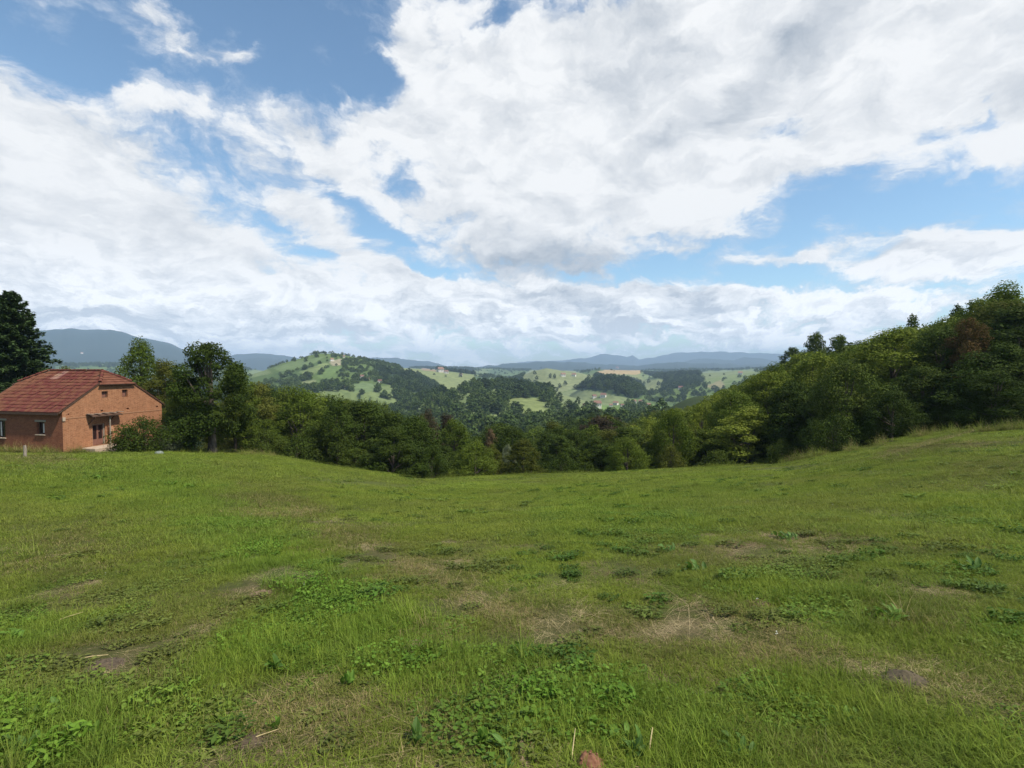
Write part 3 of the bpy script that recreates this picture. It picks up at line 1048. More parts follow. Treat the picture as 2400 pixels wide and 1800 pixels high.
# windows
for i, (u0, u1, z0, z1) in enumerate(FW):
    w = Build().box(u0, u0 + 0.06, 0.14, 0.2, z0, z1).box(u1 - 0.06, u1, 0.14, 0.2, z0, z1).box(u0, u1, 0.141, 0.199, z0, z0 + 0.06) \
        .box(u0, u1, 0.141, 0.199, z1 - 0.06, z1).box((u0 + u1) / 2 - 0.03, (u0 + u1) / 2 + 0.03, 0.142, 0.198, z0 + 0.06, z1 - 0.06).build('window', M['wood_old'], house)
    for a, b_ in ((u0 + 0.06, (u0 + u1) / 2 - 0.03), ((u0 + u1) / 2 + 0.03, u1 - 0.06)):
        Build().box(a, b_, 0.165, 0.175, z0 + 0.06, z1 - 0.06).build('pane', M['glass_dark'], w)
    Build().box((u0 + u1) / 2 + 0.04, (u0 + u1) / 2 + 0.17, 0.12, 0.135, z0 + 0.1, z1 - 0.12).build('curtain', M['curtain'], w)
    Build().box(u0 - 0.08, u1 + 0.08, -0.09, 0.13, z0 - 0.07, z0 + 0.001, 0.01).build('sill', M['concrete'], w)
    Build().box(u0 - 0.15, u1 + 0.15, -0.03, -0.008, z1 + 0.002, z1 + 0.14, 0.005).build('lintel', M['wood_grey'], w)
for (u0, u1, z0, z1) in GW:
    w = Build().box(-0.2, -0.14, u0, u0 + 0.05, z0, z1).box(-0.2, -0.14, u1 - 0.05, u1, z0, z1).box(-0.199, -0.141, u0, u1, z0, z0 + 0.05) \
        .box(-0.199, -0.141, u0, u1, z1 - 0.05, z1).build('window', M['wood_old'], house)
    Build().box(-0.19, -0.18, u0 + 0.05, u1 - 0.05, z0 + 0.05, z1 - 0.05).build('shutter', M['wood_door'], w)
for (u0, u1, z0, z1) in HOLES:
    Build().box(-0.37, -0.16, u0 - 0.003, u1 + 0.003, z0 - 0.003, z1 + 0.003).build('beam_end', M['void'], house)
# door with its frame, two dark glazed lights, canopy and pale frame strip
u0, u1, z0, z1 = DOOR
dr = Build().box(-0.20, -0.15, u0 + 0.07, u1 - 0.07, z0 + 0.02, z1 - 0.05).build('door', M['wood_door'], house)
um = (u0 + u1) / 2
Build().box(-0.21, -0.08, u0, u0 + 0.07, z0, z1).box(-0.21, -0.08, u1 - 0.07, u1, z0, z1).box(-0.209, -0.081, u0, u1, z1 - 0.05, z1).build('door_frame', M['wood_grey'], dr)
for a, b_ in ((u0 + 0.13, um - 0.07), (um + 0.07, u1 - 0.13)):
    Build().box(-0.155, -0.14, a, b_, z0 + 0.45, z1 - 0.12).build('door_panel', M['glass_dark'], dr)
Build().tube([(-0.12, um + 0.03, z0 + 1.0), (-0.09, um + 0.03, z0 + 1.0), (-0.09, um + 0.12, z0 + 1.0)], [0.012] * 3, 6).build('handle', M['metal_grey'], dr)
ca, cb = gable_pt(203, 975)[0], gable_pt(274, 973)[0]
cz = gable_pt(230, 974)[1]
cn = Build().slab([(0.02, ca, cz + 0.16), (0.60, ca - 0.02, cz - 0.0), (0.56, cb + 0.05, cz + 0.0), (0.02, cb, cz + 0.14)], 0.05)
cnp = cn.build('door_canopy', M['wood_old'], house)
for yy in (ca + 0.12, u1 + 0.25):
    Build().tube([(0.02, yy, cz - 0.55), (0.62, yy, cz - 0.02)], [0.035, 0.035], 5).build('bracket', M['wood_old'], cnp)
for k in range(5):
    y_ = ca + (cb - ca) * k / 4.0
    Build().box(0.03, 0.58, y_ - 0.08, y_ + 0.08, cz + 0.17 - 0.02 * (k % 2), cz + 0.20 - 0.02 * (k % 2)).build('board', M['wood_grey'], cnp)
pu = gable_pt(250.5, 1020)[0]
Build().box(0.30, 0.36, pu - 0.035, pu + 0.035, z0 - 0.1, cz - 0.03).build('door_frame_strip', M['wood_grey'], house)  # whitish strip of the door frame, built as a free-standing upright
mu, mz = gable_pt(253.5, 1006)
Build().box(0.005, 0.20, mu + 0.0, mu + 0.26, mz - 0.16, mz + 0.18, 0.01).build('meter_box', M['metal_grey'], house)
# doorstep of cracked slabs and stones
ds = Build().box(0.02, 1.25, gable_pt(190, 1040)[0], gable_pt(266, 1040)[0], z0 - 0.75, z0 - 0.03, 0.03).build('doorstep', M['concrete'], house)
sa, sb = gable_pt(166, 1060)[0], gable_pt(268, 1048)[0]
for k in range(16):
    t = k / 15.0
    yy = sa + (sb - sa) * t
    s = random.uniform(0.18, 0.34)
    bx = Build().box(-s, s, -s * 0.8, s * 0.8, -0.10, 0.10, 0.045)
    bx.build('stone', M['stone'], ds, loc=(1.15 + 0.35 * math.sin(t * 3) + random.uniform(-.1, .1), yy, z0 - 0.12 - 0.50 * (1 - t) + random.uniform(-.05, .05)),
             rot=(random.uniform(-.15, .15), random.uniform(-.15, .15), random.uniform(-.5, .5)))

# roof: boarded faces with separate tiles on the slope the photograph shows
OV = 0.28
n_sl = math.hypot(1, SLOPE)


def rz(t):
    return EAVE + SLOPE * min(t, Wd_ - t)


XR, XL = 0.06, -Ln_ - 0.06
roof = Build()
Y0 = -OV
Z0 = EAVE - SLOPE * OV
roof.slab([(XL, Y0, Z0), (XR, Y0, Z0), (XR, HIPT, HIPZ), (-HIPIN, Wd_ / 2, RIDGEZ), (-Ln_ + HIPIN, Wd_ / 2, RIDGEZ), (XL, HIPT, HIPZ)], 0.07)
roof.slab([(XR, Wd_ + OV, Z0), (XL, Wd_ + OV, Z0), (XL, Wd_ - HIPT, HIPZ), (-Ln_ + HIPIN, Wd_ / 2, RIDGEZ), (-HIPIN, Wd_ / 2, RIDGEZ), (XR, Wd_ - HIPT, HIPZ)], 0.07)
hx = XR + 0.20
hzp = HIPZ - 0.16
roof.slab([(hx, HIPT - 0.2, hzp), (hx, Wd_ - HIPT + 0.2, hzp), (-HIPIN, Wd_ / 2, RIDGEZ + 0.02)], 0.07)
roof.slab([(-Ln_ - 0.38, Wd_ - HIPT + 0.2, hzp), (-Ln_ - 0.38, HIPT - 0.2, hzp), (-Ln_ + HIPIN, Wd_ / 2, RIDGEZ + 0.02)], 0.07)
rf = roof.build('roof', M['wood_old'], house)
Build().box(XL, XR - 0.02, Y0 - 0.03, Y0 + 0.0, Z0 - 0.16, Z0 + 0.0).build('fascia', M['wood_old'], rf)


def tile_mesh(name, w, l, m):
    """interlocking clay tile: shallow roll on each side, thick nose"""
    b = bmesh.new()
    prof = [(-w / 2, .018), (-w / 2 + .03, .034), (-w / 2 + .06, .012), (0, .020), (w / 2 - .06, .010), (w / 2 - .03, .014), (w / 2, .018)]
    rows = [[b.verts.new((x, y, z + dz)) for x, z in prof] for y, dz in ((0, .028), (l, 0.0))]
    nose = [b.verts.new((x, 0, z + .028 - .03)) for x, z in prof]
    for i in range(len(prof) - 1):
        b.faces.new((rows[0][i], rows[0][i + 1], rows[1][i + 1], rows[1][i]))
        b.faces.new((nose[i], nose[i + 1], rows[0][i + 1], rows[0][i]))
    me = bpy.data.meshes.new(name)
    b.to_mesh(me)
    b.free()
    me.materials.append(m)
    return me


TW, TL = 0.26, 0.36
slen = math.hypot(Wd_ / 2 + OV, SLOPE * (Wd_ / 2 + OV))
nrow = int(slen / TL)
TL2 = slen / nrow
tm, tmp_ = tile_mesh('tile', TW, TL2 * 1.1, M['tile']), tile_mesh('tile_pale', TW, TL2 * 1.1, M['tile_pale'])
tilt = math.atan(SLOPE)
cand = []
for r_ in range(nrow):
    t = -OV + (Wd_ / 2 + OV) * r_ / nrow
    tt = -OV + (Wd_ / 2 + OV) * (r_ + 1) / nrow
    z = EAVE + SLOPE * t
    xr, xl = XR, XL
    if tt > HIPT:
        k = (tt - HIPT) / (Wd_ / 2 - HIPT)
        xr = XR + (-HIPIN - XR) * k
        xl = XL + (-Ln_ + HIPIN - XL) * k
    x = XR - TW / 2 - (r_ % 2) * 0.0
    while x - TW / 2 > xl:
        if x + TW / 2 <= xr + 0.13:
            cand.append((x, t, z))
        x -= TW
# photographed part first: nearest the gable
vis = []
for c in cand:
    wpt = C0 + ex * c[0] + ey * c[1] + Vector((0, 0, c[2]))
    px, py = project(wpt.x, wpt.y, wpt.z)
    vis.append((float(np.linalg.norm(wpt)) + (1000 if px < 0 else 0), c, float(px), float(py)))
vis.sort(key=lambda q: q[0])
rest = Build()
for i, (_, (x, t, z), px, py) in enumerate(vis):
    jig = (random.uniform(-.012, .012), random.uniform(-.02, .02), random.uniform(-.006, .012))
    pale = abs((px - 130) * 0.62 + (py - 888) * 1.0 - 0) < 5 and 120 < px < 165 and py < 895
    pale = bool(pale)
    rot = (tilt + random.uniform(-.02, .02), random.uniform(-.02, .02), random.uniform(-.03, .03))
    if i < 300:
        o = add_obj('tile', tmp_ if pale else tm, rf, loc=(x + jig[0], t + jig[1], z + 0.012 + jig[2]), rot=rot)
    else:
        bm2 = rest.bm
        mtx = Matrix.Translation((x + jig[0], t + jig[1], z + 0.012 + jig[2])) @ (Matrix.Rotation(rot[2], 4, 'Z') @ Matrix.Rotation(rot[0], 4, 'X'))
        n0 = len(bm2.verts)
        bm2.from_mesh(tm)
        bm2.verts.ensure_lookup_table()
        bmesh.ops.transform(bm2, matrix=mtx, verts=bm2.verts[n0:])
o = rest.build('tile_courses', M['tile'], rf)
o['kind'] = 'stuff'
# tiles of the half hip over the gable, and of the hidden slopes, as joined courses
hipb = Build()
A_ = Vector((hx, HIPT - 0.2, hzp)); B_ = Vector((hx, Wd_ - HIPT + 0.2, hzp)); T_ = Vector((-HIPIN, Wd_ / 2, RIDGEZ + 0.02))
for k in range(6):
    f0, f1 = k / 6.0, (k + 1) / 6.0
    p0, p1 = A_.lerp(T_, f0), B_.lerp(T_, f0)
    q0, q1 = A_.lerp(T_, f1), B_.lerp(T_, f1)
    up = Vector((0, 0, 0.045))
    hipb.slab([p0 + up, p1 + up, q1 + Vector((0, 0, .012)), q0 + Vector((0, 0, .012))], 0.03)
o = hipb.build('tile_courses', M['tile'], rf)
o['kind'] = 'stuff'
backb = Build()
for k in range(12):
    f0, f1 = k / 12.0, (k + 1) / 12.0
    y0_, y1_ = Wd_ + OV - (Wd_ / 2 + OV) * f0, Wd_ + OV - (Wd_ / 2 + OV) * f1
    za, zb_ = rz(min(y0_, Wd_ + OV)) if y0_ <= Wd_ else EAVE - SLOPE * (y0_ - Wd_), EAVE + SLOPE * (Wd_ - y1_)
    kk = max(0, (Wd_ - y1_ - HIPT) / (Wd_ / 2 - HIPT))
    xr, xl = XR + (-HIPIN - XR) * kk, XL + (-Ln_ + HIPIN - XL) * kk
    backb.slab([(xr, y0_, za + .05), (xl, y0_, za + .05), (xl, y1_, zb_ + .015), (xr, y1_, zb_ + .015)], 0.03)
o = backb.build('tile_courses', M['tile'], rf)
o['kind'] = 'stuff'
# ridge and hip cap tiles
capm = None
b = bmesh.new()
ring = []
for yy, rr_ in ((0, .115), (0.36, .095)):
    ring.append([b.verts.new((math.cos(a_) * rr_, yy, math.sin(a_) * rr_ * 0.8)) for a_ in np.linspace(-0.2, math.pi + 0.2, 7)])
for i in range(6):
    b.faces.new((ring[0][i], ring[0][i + 1], ring[1][i + 1], ring[1][i]))
capm = bpy.data.meshes.new('ridge_tile')
b.to_mesh(capm)
b.free()
capm.materials.append(M['tile'])


def caps(p, q):
    p, q = Vector(p), Vector(q)
    d = (q - p)
    n = max(1, int(d.length / 0.33))
    rot = d.to_track_quat('Y', 'Z').to_euler()
    for i in range(n):
        c = p + d * (i / n)
        add_obj('ridge_tile', capm, rf, loc=c + Vector((random.uniform(-.01, .01), 0, random.uniform(0, .02))), rot=rot)


caps((-HIPIN, Wd_ / 2, RIDGEZ + .05), (-Ln_ + HIPIN, Wd_ / 2, RIDGEZ + .05))
caps((XR - 0.02, HIPT, HIPZ + .05), (-HIPIN, Wd_ / 2, RIDGEZ + .05))
caps((XR - 0.02, Wd_ - HIPT, HIPZ + .05), (-HIPIN, Wd_ / 2, RIDGEZ + .05))
caps((XL + 0.02, HIPT, HIPZ + .05), (-Ln_ + HIPIN, Wd_ / 2, RIDGEZ + .05))

# ------------------------------------------------------------------ trees
def rand_dirs(n, rng):
    v = rng.normal(size=(n, 3))
    return v / np.linalg.norm(v, axis=1, keepdims=True)


def leaf_quads(pos, nrm, size, rng, asp=0.6):
    """one pointed leaf (or leaf clump) per position"""
    n = len(pos)
    t = rand_dirs(n, rng)
    a = np.cross(nrm, t)
    a /= np.linalg.norm(a, axis=1, keepdims=True) + 1e-9
    b_ = np.cross(nrm, a)
    s = size[:, None]
    v = np.stack([pos - a * s * .5, pos + b_ * s * asp * .5 + nrm * s * .06, pos + a * s * .5, pos - b_ * s * asp * .5 + nrm * s * .06], 1).reshape(-1, 3)
    f = np.arange(4 * n).reshape(-1, 4)
    return v, f


def crown_mesh(name, lobes, total_n, leaf, rng, flat=0.8):
    """foliage spread over many lobes: more towards their outside, gaps between them"""
    w = np.array([l[3] ** 2 for l in lobes])
    cnt = np.maximum((total_n * w / w.sum()).astype(int), 8)
    P_, N_, C_ = [], [], []
    for (x, y, z, r), k in zip(lobes, cnt):
        d = rand_dirs(k, rng)
        # ragged outline
        rad = r * (0.45 + 0.62 * rng.random(k) ** 0.55)
        ph = rng.random(3) * 6
        rad *= 1 + 0.22 * np.sin(d[:, 0] * 5 + ph[0]) * np.sin(d[:, 1] * 5 + ph[1]) + 0.15 * np.sin(d[:, 2] * 8 + ph[2])
        p = np.array([x, y, z]) + d * rad[:, None] * np.array([1, 1, flat])
        n = d * 0.8 + rng.normal(size=(k, 3)) * 0.55 + np.array([0, 0, 0.45])
        n /= np.linalg.norm(n, axis=1, keepdims=True)
        P_.append(p)
        N_.append(n)
        C_.append(np.full(k, rng.random()) * 0.65 + rng.random(k) * 0.35)
    P_, N_, C_ = np.concatenate(P_), np.concatenate(N_), np.concatenate(C_)
    sz = leaf * rng.uniform(0.6, 1.45, len(P_))
    v, f = leaf_quads(P_, N_, sz, rng)
    return mesh_from(name, v, f, [M['leaf']], {'rnd': ('FACE', 'FLOAT', C_)})


def trunk_mesh(name, h, rad, tips, rng, lean=0.0, stems=1):
    B = Build()
    for s in range(stems):
        ang = 2 * math.pi * s / max(stems, 1) + rng.random()
        sp = 0.0 if stems == 1 else 0.5
        pts, rads = [], []
        for i in range(7):
            t = i / 6.0
            pts.append((math.cos(ang) * sp * t * h * 0.25 + math.sin(t * 4 + ang) * 0.1 * t + lean * t * h, math.sin(ang) * sp * t * h * 0.25 + math.cos(t * 3) * 0.1 * t, -0.4 + t * (h * 0.8 + 0.4)))
            rads.append(rad * (1.25 if i == 0 else 1.0) * (1 - t * 0.85) / (1 if stems == 1 else 1.5))
        B.tube(pts, rads, 8)
    for (x, y, z, r) in tips:
        zb_ = max(0.18 * h, z * 0.55)
        t = zb_ / (h * 0.8)
        p0 = Vector((lean * t * h * .8, 0, zb_))
        p2 = Vector((x, y, z))
        p1 = p0.lerp(p2, 0.5) + Vector((0, 0, -0.1 * (p2 - p0).length))
        r0 = rad * 0.38
        B.tube([p0, p1, p2], [r0, r0 * .6, r0 * .18], 5)
    return B.mesh(name, M['bark'], smooth=True)


def decid_lobes(h, w, rng, n=34, base=0.25, top_narrow=0.5, rl=(0.13, 0.24)):
    """lobe centres through an egg-shaped crown of height h and width w"""
    L = []
    for i in range(n):
        t = (i + rng.random()) / n
        z = h * (base + (0.93 - base) * t)
        e = math.sin(math.pi * min(1, 0.18 + t * 0.80)) ** 0.6 * (1 - top_narrow * t * t)
        a = i * 2.399963 + rng.random() * 0.8
        q = w * 0.5 * e * (0.30 + 0.62 * rng.random() ** 0.55)
        r = w * rng.uniform(*rl) * (1 - 0.35 * t)
        L.append((math.cos(a) * q, math.sin(a) * q, z, r))
    return L


TREE = {}


def make_kind(key, h, w, n_leaf, leaf, seed, n_l=34, trad=0.22, stems=1, **kw):
    rng = np.random.default_rng(seed)
    L = decid_lobes(h, w, rng, n_l, **kw)
    cr = crown_mesh('crown_' + key, L, n_leaf, leaf, rng)
    tips = [L[i] for i in rng.choice(len(L), min(12, len(L)), replace=False)] if n_leaf > 3000 else []
    tr = trunk_mesh('trunk_' + key, h, trad, tips, rng, stems=stems)
    TREE[key] = (cr, tr, h, w)


# near kinds: leaves about a pixel; middle kinds: coarser; far kinds: coarse clumps
make_kind('n0', 10, 7.5, 26000, 0.16, 1, 34, .24, rl=(.10, .22))
make_kind('n1', 10, 6.0, 24000, 0.15, 2, 30, .20, base=.16, rl=(.11, .23))
make_kind('n2', 9, 8.5, 28000, 0.16, 3, 40, .26, base=.15, top_narrow=.25, rl=(.08, .2))
make_kind('n3', 11, 6.0, 24000, 0.15, 4, 44, .18, base=.10, rl=(.08, .2))
make_kind('n4', 8, 7.0, 24000, 0.14, 5, 48, .16, stems=3, base=.06, rl=(.07, .17))
make_kind('n5', 10, 7.0, 24000, 0.17, 6, 24, .2, base=.14, top_narrow=.35, rl=(.11, .25))
make_kind('big', 8.6, 6.6, 32000, 0.15, 9, 44, .36, base=.20, top_narrow=.12, rl=(.07, .2))
make_kind('m0', 10, 8.0, 7000, 0.32, 11, 28, rl=(.1, .22))
make_kind('m1', 10, 6.5, 6500, 0.30, 12, 24, base=.15, rl=(.1, .22))
make_kind('m2', 9, 9.0, 7000, 0.32, 13, 46, base=.12, top_narrow=.3)
make_kind('m3', 11, 6.5, 6500, 0.30, 14, 44, base=.1, rl=(.1, .18))
make_kind('f0', 10, 9.0, 520, 1.15, 21, 14, base=.2)
make_kind('f1', 10, 7.5, 480, 1.1, 22, 12, base=.15)
make_kind('f2', 9, 10.0, 520, 1.2, 23, 16, base=.12)
make_kind('b0', 2.6, 3.6, 9000, 0.10, 31, 30, .06, stems=3, base=.10, top_narrow=.2)
make_kind('b1', 3.2, 3.4, 9000, 0.10, 32, 26, .06, stems=3, base=.12)


def conifer_mesh(key, h, w, seed, n_br=260, per=260):
    rng = np.random.default_rng(seed)
    P_, N_, C_ = [], [], []
    B = Build()
    B.tube([(0, 0, -0.5), (0.03, 0, h * .35), (0, 0.04, h * .7), (0, 0, h)], [.26, .2, .1, .02], 8)
    for i in range(n_br):
        t = (i + rng.random()) / n_br
        z = h * (0.10 + 0.89 * t)
        ln = w * 0.5 * (1 - t) ** 0.75 * rng.uniform(.7, 1.15) + 0.25
        a = i * 2.3999 + rng.random()
        up = 0.30 * (t - 0.35)
        k = int(per * (0.35 + ln / (w * .5)))
        s = rng.random(k) ** 0.7
        drop = -0.30 * ln * s ** 2 * (1 - t) + up * ln * s
        tipup = 0.16 * ln * np.clip(s - .7, 0, 1)
        side = (rng.random(k) - 0.5) * ln * 0.62 * (1.1 - s)
        ca_, sa_ = math.cos(a), math.sin(a)
        x = ca_ * ln * s - sa_ * side
        y = sa_ * ln * s + ca_ * side
        zz = z + drop + tipup + rng.normal(size=k) * 0.11 - np.abs(side) * 0.25
        P_.append(np.stack([x, y, zz], 1))
        n = np.array([0, 0, 1.0]) + rng.normal(size=(k, 3)) * 0.45
        N_.append(n / np.linalg.norm(n, axis=1, keepdims=True))
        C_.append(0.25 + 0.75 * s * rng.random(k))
        if ln > 0.8:
            B.tube([(0, 0, z), (ca_ * ln * .5, sa_ * ln * .5, z - 0.07 * ln * (1 - t) + up * ln * .5), (ca_ * ln * .9, sa_ * ln * .9, z - .24 * ln * (1 - t) + up * ln * .9)], [.035, .022, .006], 4)
    P_, N_, C_ = np.concatenate(P_), np.concatenate(N_), np.concatenate(C_)
    v, f = leaf_quads(P_, N_, 0.30 * rng.uniform(.6, 1.5, len(P_)), rng, 0.38)
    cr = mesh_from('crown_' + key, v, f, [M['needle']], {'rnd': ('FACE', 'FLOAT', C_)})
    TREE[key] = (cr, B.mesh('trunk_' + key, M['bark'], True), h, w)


conifer_mesh('c0', 15, 9.0, 41)

for k in TREE:   # lighter or darker species are the same meshes with another leaf material on the object
    pass


def set_mat(o, m):
    o.material_slots[0].link = 'OBJECT'
    o.material_slots[0].material = m


def tree(key, loc, h, w, label, cat='tree', group=None, m='leaf', name='tree', rz_=None, trunk=True):
    cr, tr, h0, w0 = TREE[key]
    root = bpy.data.objects.new(name, None)
    COL.objects.link(root)
    root.empty_display_size = 0.3
    root.location = loc
    root.rotation_euler = (0, 0, random.uniform(0, 6.28) if rz_ is None else rz_)
    root['label'] = label
    root['category'] = cat
    if group:
        root['group'] = group
    s = (w / w0, w / w0, h / h0)
    c = add_obj('crown', cr, root, scale=s)
    if m not in ('leaf', 'needle'):
        set_mat(c, M[m])
    if trunk:
        add_obj('trunk', tr, root, scale=s)
    return root


def tree_px(key, px, top_y, r, w_px, label, sink=0.0, **kw):
    """tree standing at distance r under photo column px, its top reaching row top_y"""
    p = at_r(px, r)
    tan = float(pix_tan(px, top_y))
    h = max(tan * r - p.z, 1.0)
    w = w_px / F * p.y
    p.z -= sink
    return tree(key, p, h, w, label, **kw)


# --- single trees and shrubs one can point to
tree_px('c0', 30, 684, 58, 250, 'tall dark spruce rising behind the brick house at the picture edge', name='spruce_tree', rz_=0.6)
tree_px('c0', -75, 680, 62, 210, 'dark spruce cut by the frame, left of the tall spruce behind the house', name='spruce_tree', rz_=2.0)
tree_px('n4', 155, 852, 62, 130, 'small shrubby tree peeking over the roof ridge beside the spruce', m='leaf_olive')
tree_px('n0', 330, 793, 57, 150, 'mid green tree standing just behind the right corner of the house', m='leaf')
tree_px('n1', 385, 838, 54, 120, 'lower bushy tree between the house corner tree and the big meadow tree', m='leaf_olive')
tree_px('big', 494, 791, 45, 188, 'big dark tree with a visible trunk standing on the meadow near the house', m='leaf_dark', rz_=1.0)
tree_px('n1', 450, 880, 47, 120, 'low leafy tree at the left foot of the big meadow tree', m='leaf')
tree_px('n3', 548, 845, 50, 120, 'slender tree right behind the big meadow tree', m='leaf')
tree_px('b0', 332, 980, 43.5, 130, 'dense dark round bush in front of the gable beside the door', cat='bush', name='bush', m='leaf_dark')
tree_px('b1', 300, 1002, 42.8, 70, 'small dark bush touching the doorstep side of the round bush', cat='bush', name='bush', m='leaf_dark')
tree_px('b1', 395, 998, 44.5, 75, 'small light shrub between the round bush and the big meadow tree', cat='bush', name='bush', m='leaf_silver')
tree_px('b0', 425, 1015, 45.5, 70, 'low dark shrub left of the big tree trunk', cat='bush', name='bush', m='leaf_dark')
tree_px('b0', 620, 1010, 49.5, 110, 'low dark shrub on the brow just right of the big meadow tree', cat='bush', name='bush', m='leaf_dark')
tree_px('n4', 1000, 952, 72, 110, 'dark purple-brown tree low in the belt below the centre of the meadow', m='leaf_purple')
tree_px('n1', 1045, 965, 74, 95, 'dark purple-brown tree beside the bare brown tree', m='leaf_purple')
tree_px('n3', 1150, 1000, 66, 60, 'bare looking brown tree standing among the green belt', m='leaf_brown')
tree_px('n4', 1190, 1037, 52, 62, 'pale silvery green shrub just right of the bare brown tree', cat='bush', m='leaf_silver')
tree_px('n4', 1300, 1030, 60, 40, 'pale grey-green sapling in the middle of the belt', m='leaf_silver')
tree_px('n4', 1120, 1045, 50, 90, 'rounded green bush on the brow below the bare brown tree', cat='bush', m='leaf')
tree_px('n4', 1375, 1050, 52, 85, 'round mid green bush right of the pale sapling on the meadow edge', cat='bush', m='leaf')
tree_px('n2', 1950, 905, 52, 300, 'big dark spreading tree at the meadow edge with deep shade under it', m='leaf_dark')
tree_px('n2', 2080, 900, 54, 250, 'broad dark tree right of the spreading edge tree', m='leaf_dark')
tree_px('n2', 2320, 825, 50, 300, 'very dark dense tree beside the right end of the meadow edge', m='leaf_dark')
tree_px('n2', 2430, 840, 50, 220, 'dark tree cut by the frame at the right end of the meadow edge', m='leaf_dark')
tree_px('n5', 2272, 742, 56, 125, 'rusty brown half-dead tree among the green ones on the right slope', m='leaf_rust')
tree_px('n0', 2090, 768, 60, 260, 'large pale yellow-green tree on the right slope', m='leaf_light')
tree_px('n1', 2010, 840, 60, 150, 'pale yellow-green tree left of and below the largest pale tree', m='leaf_light')
tree_px('n0', 2350, 664, 68, 200, 'tallest leafy tree at the top of the right slope', m='leaf')
tree_px('n3', 2420, 690, 66, 130, 'dark tree at the right frame edge beside the tallest leafy tree', m='leaf_dark')
tree_px('m3', 2240, 704, 82, 75, 'tall thin dark tree on the skyline left of the tallest leafy tree', m='leaf_dark')
tree_px('m3', 2135, 728, 95, 50, 'narrow pointed dark tree sticking out of the right skyline', m='leaf_dark')
tree_px('m0', 1912, 776, 130, 75, 'dark round topped tree forming a knob on the wooded skyline', m='leaf_dark')
tree_px('m0', 1968, 782, 125, 80, 'mid green round tree just right of the dark skyline knob', m='leaf')
tree_px('m1', 1855, 810, 140, 70, 'dark skyline tree left of the round knob on the wooded ridge', m='leaf_dark')

OUT = [(0, 900), (420, 870), (560, 900), (590, 882), (640, 878), (700, 886), (745, 896), (790, 920), (862, 920), (905, 940), (950, 940), (995, 958), (1047, 962), (1092, 979),
       (1216, 972), (1284, 970), (1330, 962), (1373, 958), (1429, 958), (1463, 980), (1508, 963), (1553, 950), (1599, 950), (1632, 940), (1662, 927), (1689, 905),
       (1734, 892), (1768, 873), (1802, 858), (1825, 842), (1858, 825), (1900, 800), (1945, 800), (1991, 808), (2013, 790), (2042, 775), (2067, 760), (2108, 752),
       (2149, 752), (2206, 742), (2231, 730), (2247, 712), (2270, 702), (2301, 680), (2330, 676), (2400, 690), (2500, 690), (3300, 700)]
ox, oy = [o_[0] for o_ in OUT], [o_[1] for o_ in OUT]

# --- the belt and the wooded right slope: scatter with a minimum spacing
pts = []
grid = {}


def far_enough(x, y, d):
    gx, gy = int(x // 6), int(y // 6)
    for i in range(-2, 3):
        for j in range(-2, 3):
            for (a, b_, dd_) in grid.get((gx + i, gy + j), ()):
                if (a - x) ** 2 + (b_ - y) ** 2 < (0.5 * (d + dd_)) ** 2:
                    return False
    return True


rs = random.Random(5)
tries = 0
for tries in range(26000):
    az = rs.uniform(float(px_az(540)), float(px_az(2750)))
    rb = float(np.interp(az, b_az, b_r))
    u = rs.random()
    r = rb + 2.5 + (330 - rb) * u ** 1.9
    px = 1200 + F * math.tan(az)
    if px < 620 and r < 58:
        continue
    if px < 1000 and r > 130:
        continue
    if 1000 <= px < 1400 and r > 240:
        continue
    if px > 1950 and r > 190:
        continue
    x, y = r * math.sin(az), r * math.cos(az)
    d = 3.2 if r < rb + 10 else (4.6 if r < 110 else (6.2 if r < 200 else 7.5))
    if not far_enough(x, y, d):
        continue
    grid.setdefault((int(x // 6), int(y // 6)), []).append((x, y, d))
    pts.append((x, y, r, az, px, rb))
pa = np.array([(p[0], p[1]) for p in pts])
pz = H(pa[:, 0], pa[:, 1])
spots = []
for (x, y, r, az, px, rb), z in zip(pts, pz):
    lim = float(np.interp(px, ox, oy)) + rs.uniform(2, 22)
    hmax = float(pix_tan(px, lim)) * r - z
    h = rs.uniform(6.0, 12.5)
    if r < rb + 7:
        h = rs.uniform(2.2, 5.0)
    elif r < rb + 14:
        h = rs.uniform(5.0, 9.0)
    if px < 1000 and r < 90:
        h = max(h, 2.5) * 1.3 + (1.5 if r > rb + 6 else 0)
    h = min(h, hmax)
    if h < 1.6:
        continue
    ty = 900 - F * 0  # top row
    tpx, tpy = project(np.array(x), np.array(y), np.array(z + h))
    spots.append((r, x, y, float(z), h, px, float(tpy), rb))
spots.sort()


def hidden_run(spots):
    return spots


n_ind = 0
stuff_pts = []
ZONES = [(700, 'beside the big meadow tree'), (860, 'below the left hill'), (985, 'left of the purple-brown trees'), (1110, 'around the purple-brown trees'),
         (1240, 'right of the bare brown tree'), (1400, 'below the distant village'), (1560, 'below the wooded hump'), (1720, 'on the low end of the right slope'),
         (1880, 'left of the spreading edge tree'), (2050, 'behind the spreading edge tree'), (2230, 'under the rusty brown tree'), (9999, 'at the right frame edge')]
TONE = {'leaf': 'mid green', 'leaf_dark': 'dark green', 'leaf_light': 'pale yellow-green', 'leaf_olive': 'olive green', 'leaf_purple': 'purplish brown'}


def wood_label(px, r, rb, h, m):
    zone = next(z_ for (lim, z_) in ZONES if px < lim)
    row = 'on the meadow brow' if r < rb + 8 else ('at the wood front' if r < rb + 25 else 'deep inside the wood')
    kind = 'bush' if h < 3.6 else ('low tree' if h < 7 else 'tall tree')
    return '%s %s %s, %s' % (TONE[m], kind, row, zone), '%ss %s, %s' % (kind, row, zone)


